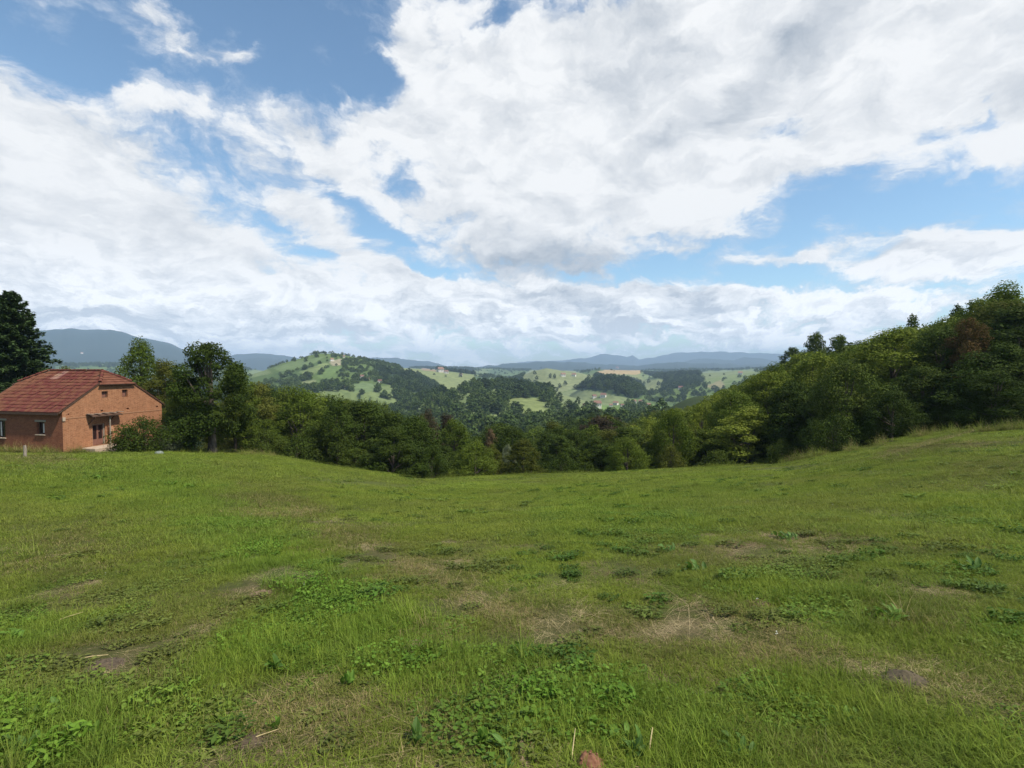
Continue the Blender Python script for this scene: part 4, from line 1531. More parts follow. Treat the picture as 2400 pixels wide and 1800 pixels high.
for (r, x, y, z, h, px, tpy, rb) in spots:
    if px < -60 or px > 2480:
        continue
    v = vnoise(np.array(x / 22.0), np.array(y / 22.0), 77)
    q = rs.random()
    if px > 1480 and px < 1900 and r < 130 and r > rb + 4:
        m = 'leaf_light' if q < 0.48 else ('leaf' if q < 0.88 else 'leaf_olive')
    elif px < 1000:
        m = 'leaf' if q < 0.36 else ('leaf_dark' if q < 0.84 else 'leaf_olive')
    elif px < 1480:
        m = 'leaf_dark' if q < 0.4 else ('leaf' if q < 0.72 else ('leaf_olive' if q < 0.93 else 'leaf_purple'))
    else:
        m = 'leaf' if q < 0.42 else ('leaf_dark' if q < 0.62 else ('leaf_light' if q < 0.88 else 'leaf_olive'))
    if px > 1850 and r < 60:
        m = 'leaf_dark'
    small = h < 3.6
    w = h * rs.uniform(0.6, 1.1) + (1.0 if small else 0.6)
    if n_ind < 250:
        if r < 85:
            key = rs.choice(['b0', 'b1'] if small else ['n0', 'n1', 'n2', 'n3', 'n4', 'n5'])
        else:
            key = rs.choice(['m0', 'm1', 'm2', 'm3'])
        lab, grp = wood_label(px, r, rb, h, m)
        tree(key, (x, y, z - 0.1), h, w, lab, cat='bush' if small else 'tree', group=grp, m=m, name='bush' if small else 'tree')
        n_ind += 1
    else:
        stuff_pts.append((x, y, z - 0.1, h, w, r, m))
print('individual trees', n_ind, 'rest', len(stuff_pts))


# ------------------------------------------------------------------ instancing through geometry nodes (stuff only)
def source_collection(name, meshes, mats=None):
    c = bpy.data.collections.new(name)      # never linked to the scene: the copies alone are rendered
    for i, me in enumerate(meshes):
        o = bpy.data.objects.new('%s_%02d' % (name, i), me)
        c.objects.link(o)
        if mats and mats[i]:
            set_mat(o, mats[i])
    return c


def scatter(name, P_, rot, scl, idx, coll, label, extra=None):
    me = bpy.data.meshes.new(name)
    me.vertices.add(len(P_))
    me.vertices.foreach_set('co', np.asarray(P_, np.float32).ravel())
    for an, typ, arr, key in (('rot', 'FLOAT_VECTOR', rot, 'vector'), ('scl', 'FLOAT_VECTOR', scl, 'vector'), ('idx', 'INT', idx, 'value')):
        a = me.attributes.new(an, typ, 'POINT')
        a.data.foreach_set(key, np.asarray(arr, np.int32 if typ == 'INT' else np.float32).ravel())
    for an, arr in (extra or {}).items():
        a = me.attributes.new(an, 'FLOAT', 'POINT')
        a.data.foreach_set('value', np.asarray(arr, np.float32))
    o = add_obj(name, me, kind='stuff', label=label)
    g = bpy.data.node_groups.new(name, 'GeometryNodeTree')
    g.interface.new_socket('Geometry', in_out='INPUT', socket_type='NodeSocketGeometry')
    g.interface.new_socket('Geometry', in_out='OUTPUT', socket_type='NodeSocketGeometry')
    N = NT(g)
    gi, go = N.n('NodeGroupInput'), N.n('NodeGroupOutput')
    ci = N.n('GeometryNodeCollectionInfo')
    ci.inputs['Collection'].default_value = coll
    ci.inputs['Separate Children'].default_value = True
    ci.inputs['Reset Children'].default_value = True

    def named(nm, typ):
        nd = N.n('GeometryNodeInputNamedAttribute', data_type=typ)
        nd.inputs['Name'].default_value = nm
        return nd.outputs[0]
    ip = N.n('GeometryNodeInstanceOnPoints')
    g.links.new(gi.outputs[0], ip.inputs['Points'])
    g.links.new(ci.outputs[0], ip.inputs['Instance'])
    ip.inputs['Pick Instance'].default_value = True
    g.links.new(named('idx', 'INT'), ip.inputs['Instance Index'])
    e2r = N.n('FunctionNodeEulerToRotation')
    g.links.new(named('rot', 'FLOAT_VECTOR'), e2r.inputs[0])
    g.links.new(e2r.outputs[0], ip.inputs['Rotation'])
    g.links.new(named('scl', 'FLOAT_VECTOR'), ip.inputs['Scale'])
    g.links.new(ip.outputs[0], go.inputs[0])
    md = o.modifiers.new('scatter', 'NODES')
    md.node_group = g
    return o


# trees behind the first ranks of the belt, as one wood
if stuff_pts:
    kinds = ['m0', 'm1', 'm2', 'm3']
    mts = ['leaf', 'leaf_dark', 'leaf_light', 'leaf_olive', 'leaf_purple']
    meshes, mm = [], []
    for k in kinds:
        for q in mts:
            meshes.append(TREE[k][0])
            mm.append(M[q])
    wc = source_collection('wood_source', meshes, mm)
    sp = stuff_pts
    ki = [rs.randrange(4) for _ in sp]
    idx = [k * len(mts) + mts.index(p[6]) for k, p in zip(ki, sp)]
    scl = [(p[4] / TREE[kinds[k]][3], p[4] / TREE[kinds[k]][3], p[3] / TREE[kinds[k]][2]) for k, p in zip(ki, sp)]
    rot = [(0, 0, rs.uniform(0, 6.28)) for _ in sp]
    scatter('wood', [p[:3] for p in sp], rot, scl, idx, wc, 'wooded slope of green trees filling the gully behind the meadow')

# far woods on the hills
DA = np.gradient(AZS)[:, None]
DR = np.gradient(RS)[None, :]
area = GR * np.abs(DA) * DR
fr = (np.abs(GA) < R(50)) & VIS & (GR > 180) & (GR < 3600)
# keep them out of the near gully area, which has its own trees
fr &= ~((GR < 290) & (PX > 1400)) & ~((GR < 250) & (PX > 990))
fr &= (GR > 235) | (PX < 1000)
cover_n = fbm(GX / 130, GY / 130, 141, 4)
dens = np.where(cover_n > 0.50, 1.0, 0.12)
hillA = in_poly(PX, PY, [(560, 880), (700, 820), (900, 830), (960, 870), (900, 940), (560, 940)]) & (GR > 700)
dens = np.where(hillA, np.where(cover_n > 0.53, 1.1, 0.05), dens)
hedge = np.abs(fbm(GX / 170, GY / 170, 151, 3) - 0.5) < 0.006
dens = np.where(GR < 700, 1.0, dens)
dens = np.where(darkmask, 1.3, dens)
dens = np.where(hedge & (GR > 700), 1.3, dens)
dens = np.where(fieldmask, np.where(hedge, 0.12, 0.004), dens)
dens = np.where((PX > 1300) & (GR > 700) & ~darkmask & ~fieldmask, dens * 0.55, dens)
spacing = np.clip(7.5 + GR / 260.0, 8, 17)
lam = np.where(fr, dens * area / spacing ** 2, 0)
cntm = RNG.poisson(lam)
ii, jj = np.nonzero(cntm)
ii = np.repeat(ii, cntm[ii, jj]); jj2 = np.repeat(np.nonzero(cntm)[1], cntm[np.nonzero(cntm)])
ra = GA[ii, jj2] + (RNG.random(len(ii)) - .5) * np.abs(DA[ii, 0])
rr = GR[ii, jj2] + (RNG.random(len(ii)) - .5) * DR[0, jj2]
zz = height(ra, rr)
fx, fy = rr * np.sin(ra), rr * np.cos(ra)
fh = RNG.uniform(6, 12, len(ii)) * np.where(darkmask[ii, jj2], 1.15, 1.0)
isf = fieldmask[ii, jj2]
fh = np.where(isf | hedge[ii, jj2] | hillA[ii, jj2], fh * 0.62, fh)
print('far trees', len(ii))
fk = RNG.integers(0, 3, len(ii))
farm = []
for base_col, nm in (((0.070, 0.115, 0.026), 'far_leaf_mid'), ((0.042, 0.072, 0.022), 'far_leaf_dark'), ((0.100, 0.145, 0.034), 'far_leaf_pale')):
    farm.append(leaf_mat(nm, base_col, yellow=(0.09, 0.12, 0.03), var=0.4, trans=0.1))
fc = source_collection('far_source', [TREE[k][0] for k in ('f0', 'f1', 'f2') for _ in range(3)], farm * 3)
tone = np.where(darkmask[ii, jj2], np.where(RNG.random(len(ii)) < .85, 1, 0), np.where(RNG.random(len(ii)) < .55, 0, np.where(RNG.random(len(ii)) < .6, 2, 1)))
fw = fh * RNG.uniform(.9, 1.3, len(ii)) * np.where(hillA[ii, jj2] | hedge[ii, jj2], 1.15, 1.0)
tone = np.where(hillA[ii, jj2] & ~darkmask[ii, jj2], np.where(RNG.random(len(ii)) < .7, 2, 0), tone)
tw = np.array([TREE[k][3] for k in ('f0', 'f1', 'f2')])[fk]
th_ = np.array([TREE[k][2] for k in ('f0', 'f1', 'f2')])[fk]
scatter('distant_woods', np.stack([fx, fy, zz - 0.3], 1), np.stack([fx * 0, fx * 0, RNG.random(len(ii)) * 6.28], 1),
        np.stack([fw / tw, fw / tw, fh / th_], 1), fk * 3 + tone, fc, 'woods, hedges and orchards spread over the far hills')

# individual trees on the open fields and along crests
ONE = [(1253, 873, 'lone tree on the left crest of the pale hill'), (1268, 858, 'dark pointed tree on top of the pale hill'), (1258, 885, 'upper tree clump on the pale hill face'),
       (1290, 880, 'small tree right of the upper clump on the pale hill'), (1300, 881, 'small round tree in the middle of the pale hill face'), (1312, 903, 'tree at the head of the hedge down the pale hill'),
       (1325, 897, 'bushy tree in the hedge down the pale hill'), (1305, 912, 'lowest tree of the hedge on the pale hill'), (1355, 941, 'dark pointed tree beside the valley village'),
       (1380, 882, 'tree by the pale houses on the pale hill shoulder'), (1520, 893, 'dark tree in the gap beyond the wooded hump'), (1543, 898, 'tree pair right of the wooded hump'),
       (690, 842, 'tall tree beside the hilltop house on the left hill'), (716, 842, 'round tree on the crest of the left hill'), (742, 832, 'dark tree clump at the top of the left hill'),
       (727, 884, 'tree standing over the field on the left hill side'), (1085, 903, 'tree on the right rim of the yellow-green field'), (1080, 878, 'tree near the field barn')]
for (px, py, lab) in ONE:
    p = ground_at(px, py + 6)
    h = 0.010 * p.length if p.length > 800 else 9
    h = min(max(h, 7), 16)
    tree('f0' if random.random() < .5 else 'f1', p - Vector((0, 0, .3)), h, h * 0.8, lab, m='leaf_dark')

# ------------------------------------------------------------------ far houses
M['roof_far'] = simple('far_roof', (0.17, 0.10, 0.075), (0.25, 0.14, 0.10), 0.5, 0.9, obj_rand=0.5)
M['win_far'] = simple('far_window', (0.05, 0.05, 0.06), (0.08, 0.08, 0.09), 1, 0.4)


def far_house(px, py, w_px, label, rot=0.0, wall='render_white', roofm='roof_far', h_f=0.55):
    p = ground_at(px, py)
    d = math.hypot(p.x, p.y)
    w = w_px / F * p.y
    l, hh = w * 0.75, w * h_f
    root = add_obj('far_house', None, loc=p - Vector((0, 0, 0.2 * hh)), rot=(0, 0, rot - math.atan2(p.x, p.y)), cat='house', label=label, group='small houses across the valley')
    Build().box(-w / 2, w / 2, -l / 2, l / 2, -hh, hh * 1.1).build('wall', M[wall], root)
    B = Build()
    b_ = B.bm
    rh = w * 0.36
    v = [b_.verts.new(q) for q in ((-w * .56, -l * .6, hh * 1.05), (w * .56, -l * .6, hh * 1.05), (w * .56, l * .6, hh * 1.05), (-w * .56, l * .6, hh * 1.05), (-w * .5, 0, hh * 1.1 + rh), (w * .5, 0, hh * 1.1 + rh))]
    for f in ((0, 1, 5, 4), (2, 3, 4, 5), (0, 4, 3), (1, 2, 5), (0, 3, 2, 1)):
        b_.faces.new([v[k] for k in f])
    B.build('roof', M[roofm], root)
    for k in (-0.28, 0.05, 0.3):
        Build().box(w * k - w * .05, w * k + w * .05, -l / 2 - 0.05, -l / 2 - 0.01, hh * .35, hh * .8).build('window', M['win_far'], root)
    return root


for (px, py, w, lab, rot, wl) in [
    (1393, 932, 9, 'pinkish house on the field above the valley village', .4, 'render_white'),
    (1414, 931, 12, 'larger house with red roof on the field above the village', -.3, 'render_white'),
    (1400, 953, 17, 'pale house with red roof nearest the round tree in the village', .2, 'render_white'),
    (1443, 949, 11, 'orange roofed house at the right side of the valley village', -.5, 'render_white'),
    (1432, 953, 8, 'small white house tucked beside the orange roofed one', .1, 'render_white'),
    (1371, 954, 10, 'low white farm building at the left of the village', .1, 'render_white'),
    (1388, 957, 7, 'tiny white shed left of the pale village house', .5, 'render_white'),
    (1458, 953, 8, 'tiny house by the trees right of the village', .5, 'render_white'),
    (1486, 945, 10, 'house with brown roof below the wooded hump', .2, 'render_white'),
    (1502, 945, 10, 'second brown roofed house below the wooded hump', -.2, 'render_white'),
    (1520, 952, 9, 'low pale barn right of the brown roofed houses', .1, 'render_white'),
    (1032, 872, 14, 'farmhouse on top of the yellow-green field', .5, 'render_white'),
    (1046, 875, 9, 'small pale shed right of the field farmhouse', .2, 'render_white'),
    (1080, 881, 7, 'tiny yellow hut on the right part of the high field', .2, 'render_white'),
    (1320, 882, 10, 'white house on the shoulder of the pale hill', .3, 'render_white'),
    (1345, 882, 9, 'second white house on the shoulder of the pale hill', -.3, 'render_white'),
    (1447, 865, 7, 'tiny white building on the golden field crest', 0, 'render_white'),
    (697, 840, 9, 'white hilltop house beside a tall tree on the left hill', .3, 'render_white'),
    (778, 846, 8, 'small house near the bare earth on the left hill top', .3, 'render_white'),
    (805, 838, 7, 'roof showing on the right shoulder of the left hill', .0, 'render_white'),
    (848, 886, 9, 'pale house in the trees low on the left hill', .4, 'render_white'),
    (862, 892, 8, 'second pale house in the trees low on the left hill', -.2, 'render_white'),
    (890, 897, 9, 'third pale house low on the left hill, farthest along', .1, 'render_white'),
    (812, 912, 9, 'red roofed hut at the bottom of the left hill field', .1, 'render_white'),
    (1010, 944, 12, 'white house in the valley trees below the conifer slope', .3, 'render_white'),
    (1595, 913, 10, 'white house in the wooded valley bottom on the right', .2, 'render_white'),
    (1735, 878, 9, 'pale house on the farthest fields at the right', .1, 'render_white'),
    (192, 829, 4.5, 'single white building high on the blue mountain', .1, 'render_white'),
]:
    far_house(px, py, w, lab, rot, wl)

# ------------------------------------------------------------------ grass of the meadow
def meadow_leaf(name, green, green2, straw, trans=0.25, use_inst=True, gloss=0.12):
    def b(N):
        rnd = N.n('ShaderNodeAttribute', attribute_name='rnd').outputs['Fac']
        tip = N.n('ShaderNodeAttribute', attribute_name='tip').outputs['Fac']
        dry = N.n('ShaderNodeAttribute', attribute_type='INSTANCER', attribute_name='dry').outputs['Fac']
        lush = N.n('ShaderNodeAttribute', attribute_type='INSTANCER', attribute_name='lush').outputs['Fac']
        geo = N.n('ShaderNodeNewGeometry')
        nz = N.noise(geo.outputs['Position'], 1.1, 4, 0.6)
        n2 = N.noise(geo.outputs['Position'], 0.22, 3, 0.6)
        c = N.mix(N.ramp(nz, 0.3, 0.7), green, green2)
        c = N.mix(N.ramp(n2, 0.40, 0.65, 0, 0.35), c, (0.25, 0.25, 0.05))
        c = N.mix(N.math('MULTIPLY', lush, 0.65), c, (0.135, 0.275, 0.018))
        c = N.mix(N.ramp(rnd, 0.45, 0.0, 0, 0.5), c, (0.07, 0.13, 0.02))
        c = N.mix(N.math('MULTIPLY', N.math('POWER', rnd, 2.0), 0.45), c, (0.28, 0.30, 0.09))
        c = N.mix(N.ramp(dry, 0.08, 0.42, 0, 0.62), c, (0.150, 0.150, 0.038))
        c = N.mix(N.ramp(N.math('ADD', N.math('MULTIPLY', rnd, 0.9), N.math('MULTIPLY_ADD', dry, 1.0, -0.85)), 0.10, 0.45), c, straw)
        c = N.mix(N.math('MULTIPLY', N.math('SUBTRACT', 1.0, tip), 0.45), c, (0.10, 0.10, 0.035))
        oi = N.n('ShaderNodeObjectInfo').outputs['Random']
        c = N.n('ShaderNodeHueSaturation', ins={'Color': c, 'Value': N.math('MULTIPLY_ADD', oi, 0.45, 0.78)}).outputs[0]
        p = principled(N, c, 0.6, spec=gloss)
        t = N.n('ShaderNodeBsdfTranslucent', ins={0: c})
        return N.n('ShaderNodeMixShader', ins={0: trans, 1: p, 2: t.outputs[0]}).outputs[0]
    return mat(name, b)


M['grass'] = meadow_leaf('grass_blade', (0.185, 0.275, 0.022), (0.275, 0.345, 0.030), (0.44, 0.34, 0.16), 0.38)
M['weed_leaf'] = meadow_leaf('weed_leaf', (0.080, 0.150, 0.018), (0.115, 0.185, 0.024), (0.2, 0.21, 0.06))
M['straw'] = simple('straw', (0.34, 0.27, 0.13), (0.52, 0.42, 0.22), 30, 0.8)
M['straw_dark'] = simple('old_straw', (0.17, 0.12, 0.065), (0.30, 0.22, 0.12), 30, 0.9)
M['flower'] = simple('white_petals', (0.42, 0.44, 0.36), (0.55, 0.56, 0.48), 30, 0.7)


def blades(name, n, rad, ln, wd, rng, segs=2, flat=0.0, m=None, disc=True):
    """a round patch of n bent grass blades"""
    rr_ = rad * np.sqrt(rng.random(n)) * (0.75 + 0.35 * rng.random(n))
    # clumping
    th = rng.random(n) * 2 * np.pi
    x, y = rr_ * np.cos(th), rr_ * np.sin(th)
    cx, cy = rng.normal(size=n // 14 + 1) * rad * .5, rng.normal(size=n // 14 + 1) * rad * .5
    sel = rng.random(n) < 0.62
    k = rng.integers(0, len(cx), n)
    x = np.where(sel, cx[k] + rng.normal(size=n) * 0.045 * rad, x)
    y = np.where(sel, cy[k] + rng.normal(size=n) * 0.045 * rad, y)
    ck, cr_ = rng.uniform(0.55, 1.75, len(cx))[k], rng.random(len(cx))[k]
    a = rng.random(n) * 2 * np.pi
    L = ln * rng.uniform(0.4, 1.4, n) * np.where(sel, ck, 0.75)
    w = wd * rng.uniform(0.6, 1.4, n)
    lean = rng.uniform(0.2, 1.9, n) + flat
    dx, dy = np.cos(a), np.sin(a)
    sx_, sy_ = -dy, dx
    V, T = [], []
    for i in range(segs + 1):
        t = i / segs
        hz_ = L * (t * np.cos(lean * 0.5) - 0.35 * t * t * lean)
        out = L * (np.sin(lean * 0.5) * t + 0.45 * lean * t * t)
        hz_ = np.maximum(hz_, 0.006 * t + 0.0)
        ww = w * (1 - t) ** 0.6 * 0.5
        cxp, cyp = x + dx * out, y + dy * out
        V.append(np.stack([cxp - sx_ * ww, cyp - sy_ * ww, hz_ - 0.01 * (i == 0)], 1))
        V.append(np.stack([cxp + sx_ * ww, cyp + sy_ * ww, hz_ - 0.01 * (i == 0)], 1))
    V = np.stack(V, 1)
    m_ = V.shape[1]
    base = (np.arange(n) * m_)[:, None]
    F_ = []
    for i in range(segs):
        F_.append(base + np.array([2 * i, 2 * i + 1, 2 * i + 3, 2 * i + 2]))
    F_ = np.stack(F_, 1).reshape(-1, 4)
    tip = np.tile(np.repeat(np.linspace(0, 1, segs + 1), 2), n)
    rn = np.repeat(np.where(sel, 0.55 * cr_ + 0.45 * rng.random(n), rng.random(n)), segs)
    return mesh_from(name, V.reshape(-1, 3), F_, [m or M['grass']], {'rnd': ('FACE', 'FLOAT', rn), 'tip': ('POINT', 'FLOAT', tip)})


def leafy(name, n, rad, size, rng, asp=0.7, hgt=0.05, m=None, rosette=False):
    """broad leaves held a little above the ground"""
    if rosette:
        a = rng.random(n) * 2 * np.pi
        q = rad * (0.35 + 0.5 * rng.random(n))
        pos = np.stack([np.cos(a) * q, np.sin(a) * q, hgt * (0.3 + rng.random(n))], 1)
        ax = np.stack([np.cos(a), np.sin(a), rng.uniform(0.0, 0.8, n)], 1)
    else:
        rr_ = rad * np.sqrt(rng.random(n))
        a = rng.random(n) * 2 * np.pi
        pos = np.stack([np.cos(a) * rr_, np.sin(a) * rr_, hgt * rng.uniform(0.3, 1.1, n)], 1)
        ax = rand_dirs(n, rng) * np.array([1, 1, 0.3])
    ax /= np.linalg.norm(ax, axis=1, keepdims=True)
    up = np.array([0, 0, 1.0]) + rng.normal(size=(n, 3)) * 0.25
    side = np.cross(up, ax)
    side /= np.linalg.norm(side, axis=1, keepdims=True)
    up = np.cross(ax, side)
    s = (size * rng.uniform(0.6, 1.3, n))[:, None]
    w = s * asp * 0.5
    prof = [(-.5, .08), (-.2, .75), (.15, 1.0), (.5, .05)]
    V = []
    for t, q in prof:
        dz = -0.25 * (t + .5) ** 2
        V += [pos + ax * s * t + side * w * q + up * (s * (0.10 * q + dz)), pos + ax * s * t + up * s * dz, pos + ax * s * t - side * w * q + up * (s * (0.10 * q + dz))]
    V = np.stack(V, 1)
    base = (np.arange(n) * 12)[:, None]
    F_ = []
    for i in range(3):
        F_ += [base + np.array([3 * i, 3 * i + 3, 3 * i + 4, 3 * i + 1]), base + np.array([3 * i + 1, 3 * i + 4, 3 * i + 5, 3 * i + 2])]
    F_ = np.stack(F_, 1).reshape(-1, 4)
    return mesh_from(name, V.reshape(-1, 3), F_, [m or M['weed_leaf']],
                     {'rnd': ('FACE', 'FLOAT', np.repeat(rng.random(n) * 0.6, 6)), 'tip': ('POINT', 'FLOAT', np.ones(12 * n))}, smooth=True)


def tilt_euler(gx, gy, spin):
    """rotation that stands on a slope of gradient (gx, gy), spun about its own axis"""
    n = np.stack([-gx, -gy, np.ones_like(gx)], 1)
    n /= np.linalg.norm(n, axis=1, keepdims=True)
    xa = np.stack([np.cos(spin), np.sin(spin), np.zeros_like(spin)], 1)
    xa -= n * (xa * n).sum(1, keepdims=True)
    xa /= np.linalg.norm(xa, axis=1, keepdims=True)
    ya = np.cross(n, xa)
    return np.stack([np.arctan2(ya[:, 2], n[:, 2]), -np.arcsin(xa[:, 2]), np.arctan2(xa[:, 1], xa[:, 0])], 1)


M['weed_dark'] = meadow_leaf('weed_dark', (0.040, 0.095, 0.012), (0.060, 0.125, 0.016), (0.10, 0.13, 0.03))
G = np.random.default_rng(99)
src, rad_of = [], []
for i in range(5):
    src.append(blades('grass_near_%d' % i, 1100, 0.34, 0.062, 0.0040, G, 3))
for i in range(4):
    src.append(blades('grass_mid_%d' % i, 2200, 0.95, 0.068, 0.0085, G, 2))
for i in range(3):
    src.append(blades('grass_far_%d' % i, 4200, 2.3, 0.085, 0.020, G, 1))
for i in range(3):
    src.append(blades('straw_%d' % i, 260, 0.32, 0.16, 0.0032, G, 2, flat=2.2, m=M['straw']))
for i in range(2):
    src.append(blades('old_straw_%d' % i, 240, 0.34, 0.13, 0.0036, G, 2, flat=2.4, m=M['straw_dark']))
for i in range(3):
    src.append(leafy('clover_%d' % i, 330, 0.30, 0.024, G, 0.95, 0.055))
for i in range(3):
    src.append(leafy('rosette_%d' % i, 34, 0.11, 0.062, G, 0.36, 0.045, rosette=(i == 0)))
for i in range(2):
    src.append(blades('tall_tuft_%d' % i, 120, 0.10, 0.19, 0.0048, G, 3))
for i in range(2):
    src.append(leafy('flower_%d' % i, 7, 0.010, 0.016, G, 0.9, 0.075, m=M['flower']))
for i in range(3):
    src.append(leafy('dark_clump_%d' % i, 90, 0.15, 0.05, G, 0.45, 0.10, m=M['weed_dark']))
gcol = bpy.data.collections.new('meadow_source')
for i, me in enumerate(src):
    ob = bpy.data.objects.new('src_%02d' % i, me)
    gcol.objects.link(ob)

PT, RO, SCL_, IX, DR_, LU = [], [], [], [], [], []


def sow(n, r0, r1, idxs, smin, smax, accept=None, zs=1.0, power=1.0, azmax=58, lushscale=0.5):
    r = np.sqrt(r0 ** 2 + (r1 ** 2 - r0 ** 2) * G.random(n) ** power)
    az = R(azmax) * (2 * G.random(n) - 1)
    x, y = r * np.sin(az), r * np.cos(az)
    z = height(az, r)
    rb = np.interp(np.clip(az, b_az[0], b_az[-1]), b_az, b_r)
    lim = np.where((az < px_az(560)), np.minimum(rb, 56), rb)
    d, l = meadow_masks(x, y, z)
    ok = r < lim + 0.5
    # nothing grows through the house
    q = np.stack([x - C0.x, y - C0.y], 1)
    lx, ly = q @ np.array([ex.x, ex.y]), q @ np.array([ey.x, ey.y])
    ok &= ~((lx > -Ln_ - .3) & (lx < 0.15) & (ly > -0.15) & (ly < Wd_ + .2))
    if accept is not None:
        ok &= accept(d, l, x, y, r)
    x, y, z, r, d, l, az = [v[ok] for v in (x, y, z, r, d, l, az)]
    e = 0.6
    gx, gy = (H(x + e, y) - H(x - e, y)) / (2 * e), (H(x, y + e) - H(x, y - e)) / (2 * e)
    m_ = len(x)
    s = G.uniform(smin, smax, m_)
    PT.append(np.stack([x, y, z - 0.004], 1))
    RO.append(tilt_euler(gx, gy, G.random(m_) * 6.28))
    SCL_.append(np.stack([s, s, s * zs * (0.72 + lushscale * l - 0.25 * d)], 1))
    IX.append(G.choice(idxs, m_))
    DR_.append(d)
    LU.append(l)


sow(2000, 0.9, 10.5, [0, 1, 2, 3, 4], .85, 1.2, lambda d, l, x, y, r: (G.random(len(d)) > d * 0.55) & (fbm(x / .4, y / .4, 251, 3) > .44))
sow(900, 1.2, 6.0, [0, 1, 2, 3, 4], .8, 1.3, lambda d, l, x, y, r: (l > 0.25) & (fbm(x / .5, y / .5, 261, 3) > .42), zs=1.2)
sow(1700, 9, 25, [5, 6, 7, 8], .85, 1.2, lambda d, l, x, y, r: G.random(len(d)) > d * 0.12)
sow(1300, 23, 60, [9, 10, 11], .85, 1.15)
sow(900, 1.0, 11, [12, 13, 14], .8, 1.3, lambda d, l, x, y, r: d > 0.16 + 0.3 * G.random(len(d)), zs=.8, lushscale=0)
sow(900, 1.0, 11, [15, 16], .8, 1.3, lambda d, l, x, y, r: d > 0.10 + 0.3 * G.random(len(d)), zs=.7, lushscale=0)
sow(2200, 10, 26, [12, 13, 14, 15], 1.2, 2.0, lambda d, l, x, y, r: d > 0.30 + 0.3 * G.random(len(d)), zs=.7, lushscale=0)
sow(1700, 1.0, 14, [17, 18, 19], .6, 1.2, lambda d, l, x, y, r: (l > 0.12) & (fbm(x / .8, y / .8, 171, 3) > .46))
sow(1500, 1.0, 14, [12, 13, 15, 16], .4, .9, lambda d, l, x, y, r: fbm(x / .6, y / .6, 281, 3) > .5, zs=1.0, lushscale=0)
sow(1100, 1.2, 9, [20, 21, 22, 27, 28], .35, 1.0, lambda d, l, x, y, r: fbm(x / 1.5, y / 1.5, 181, 3) > .47)
sow(620, 9, 40, [20, 21, 22], 1.0, 2.6, lambda d, l, x, y, r: fbm(x / 5, y / 5, 191, 3) > .47)
sow(260, 1.2, 9, [23, 24], .6, 1.2, lambda d, l, x, y, r: l > 0.2)
sow(500, 9, 45, [23, 24], 1.0, 2.0, None)
sow(110, 2.0, 14, [25, 26], .5, .9, lambda d, l, x, y, r: fbm(x / 1.5, y / 1.5, 201, 3) > .52, lushscale=.2)
sow(1300, 5, 44, [27, 28, 29], .45, 1.4, lambda d, l, x, y, r: (fbm(x / 4, y / 4, 271, 3) > .46) & (np.arctan2(x, y) > -.35))
sow(260, 3, 44, [27, 28, 29], .4, 1.1, None)
# tall weeds standing along the upper right meadow edge
for px in np.arange(1840, 2420, 3.2):
    az = float(px_az(px)) + random.uniform(-.002, .002)
    rb = float(np.interp(az, b_az, b_r)) + random.uniform(-1.2, 0.4)
    x, y = rb * math.sin(az), rb * math.cos(az)
    if vnoise(np.array(px / 22.0), np.array(3.0), 5) < 0.38:
        continue
    PT.append(np.array([[x, y, float(height(az, rb))]]))
    RO.append(np.array([[0, 0, random.uniform(0, 6)]]))
    s = random.uniform(1.4, 3.4)
    SCL_.append(np.array([[s * .9, s * .9, s]]))
    IX.append([random.choice([23, 24])])
    DR_.append([random.random() * 0.7])
    LU.append([0.2])
# rough uncut grass at the foot of the walls and round the trunks
for k in range(420):
    if k < 200:
        t_ = random.random()
        q = C0 + ex * random.uniform(-Ln_, 0.1) + ey * random.uniform(-.75, -.14) if k % 2 else C0 + ex * random.uniform(.1, .8) + ey * (t_ * Wd_)
        if k % 2 == 0 and DOOR[0] - 1.0 < t_ * Wd_ < DOOR[1] + .6:
            continue
    else:
        q = at_r(random.uniform(250, 640), random.uniform(43.5, 50))
        if vnoise(np.array(q.x / 1.5), np.array(q.y / 1.5), 5) < 0.45:
            continue
    PT.append(np.array([[q.x, q.y, float(H(q.x, q.y))]]))
    RO.append(np.array([[0, 0, random.uniform(0, 6)]]))
    s = random.uniform(1.2, 2.6)
    SCL_.append(np.array([[s * 1.3, s * 1.3, s]]))
    IX.append([random.choice([23, 24])])
    DR_.append([random.random() * 0.8])
    LU.append([0.1])
PT, RO, SCL_ = np.concatenate(PT), np.concatenate(RO), np.concatenate(SCL_)
IX, DR_, LU = np.concatenate(IX), np.concatenate(DR_), np.concatenate(LU)
print('grass instances', len(PT))
scatter('grass', PT, RO, SCL_, IX, gcol, 'mown grass, straw, clover and small weeds covering the meadow', {'dry': DR_, 'lush': LU})

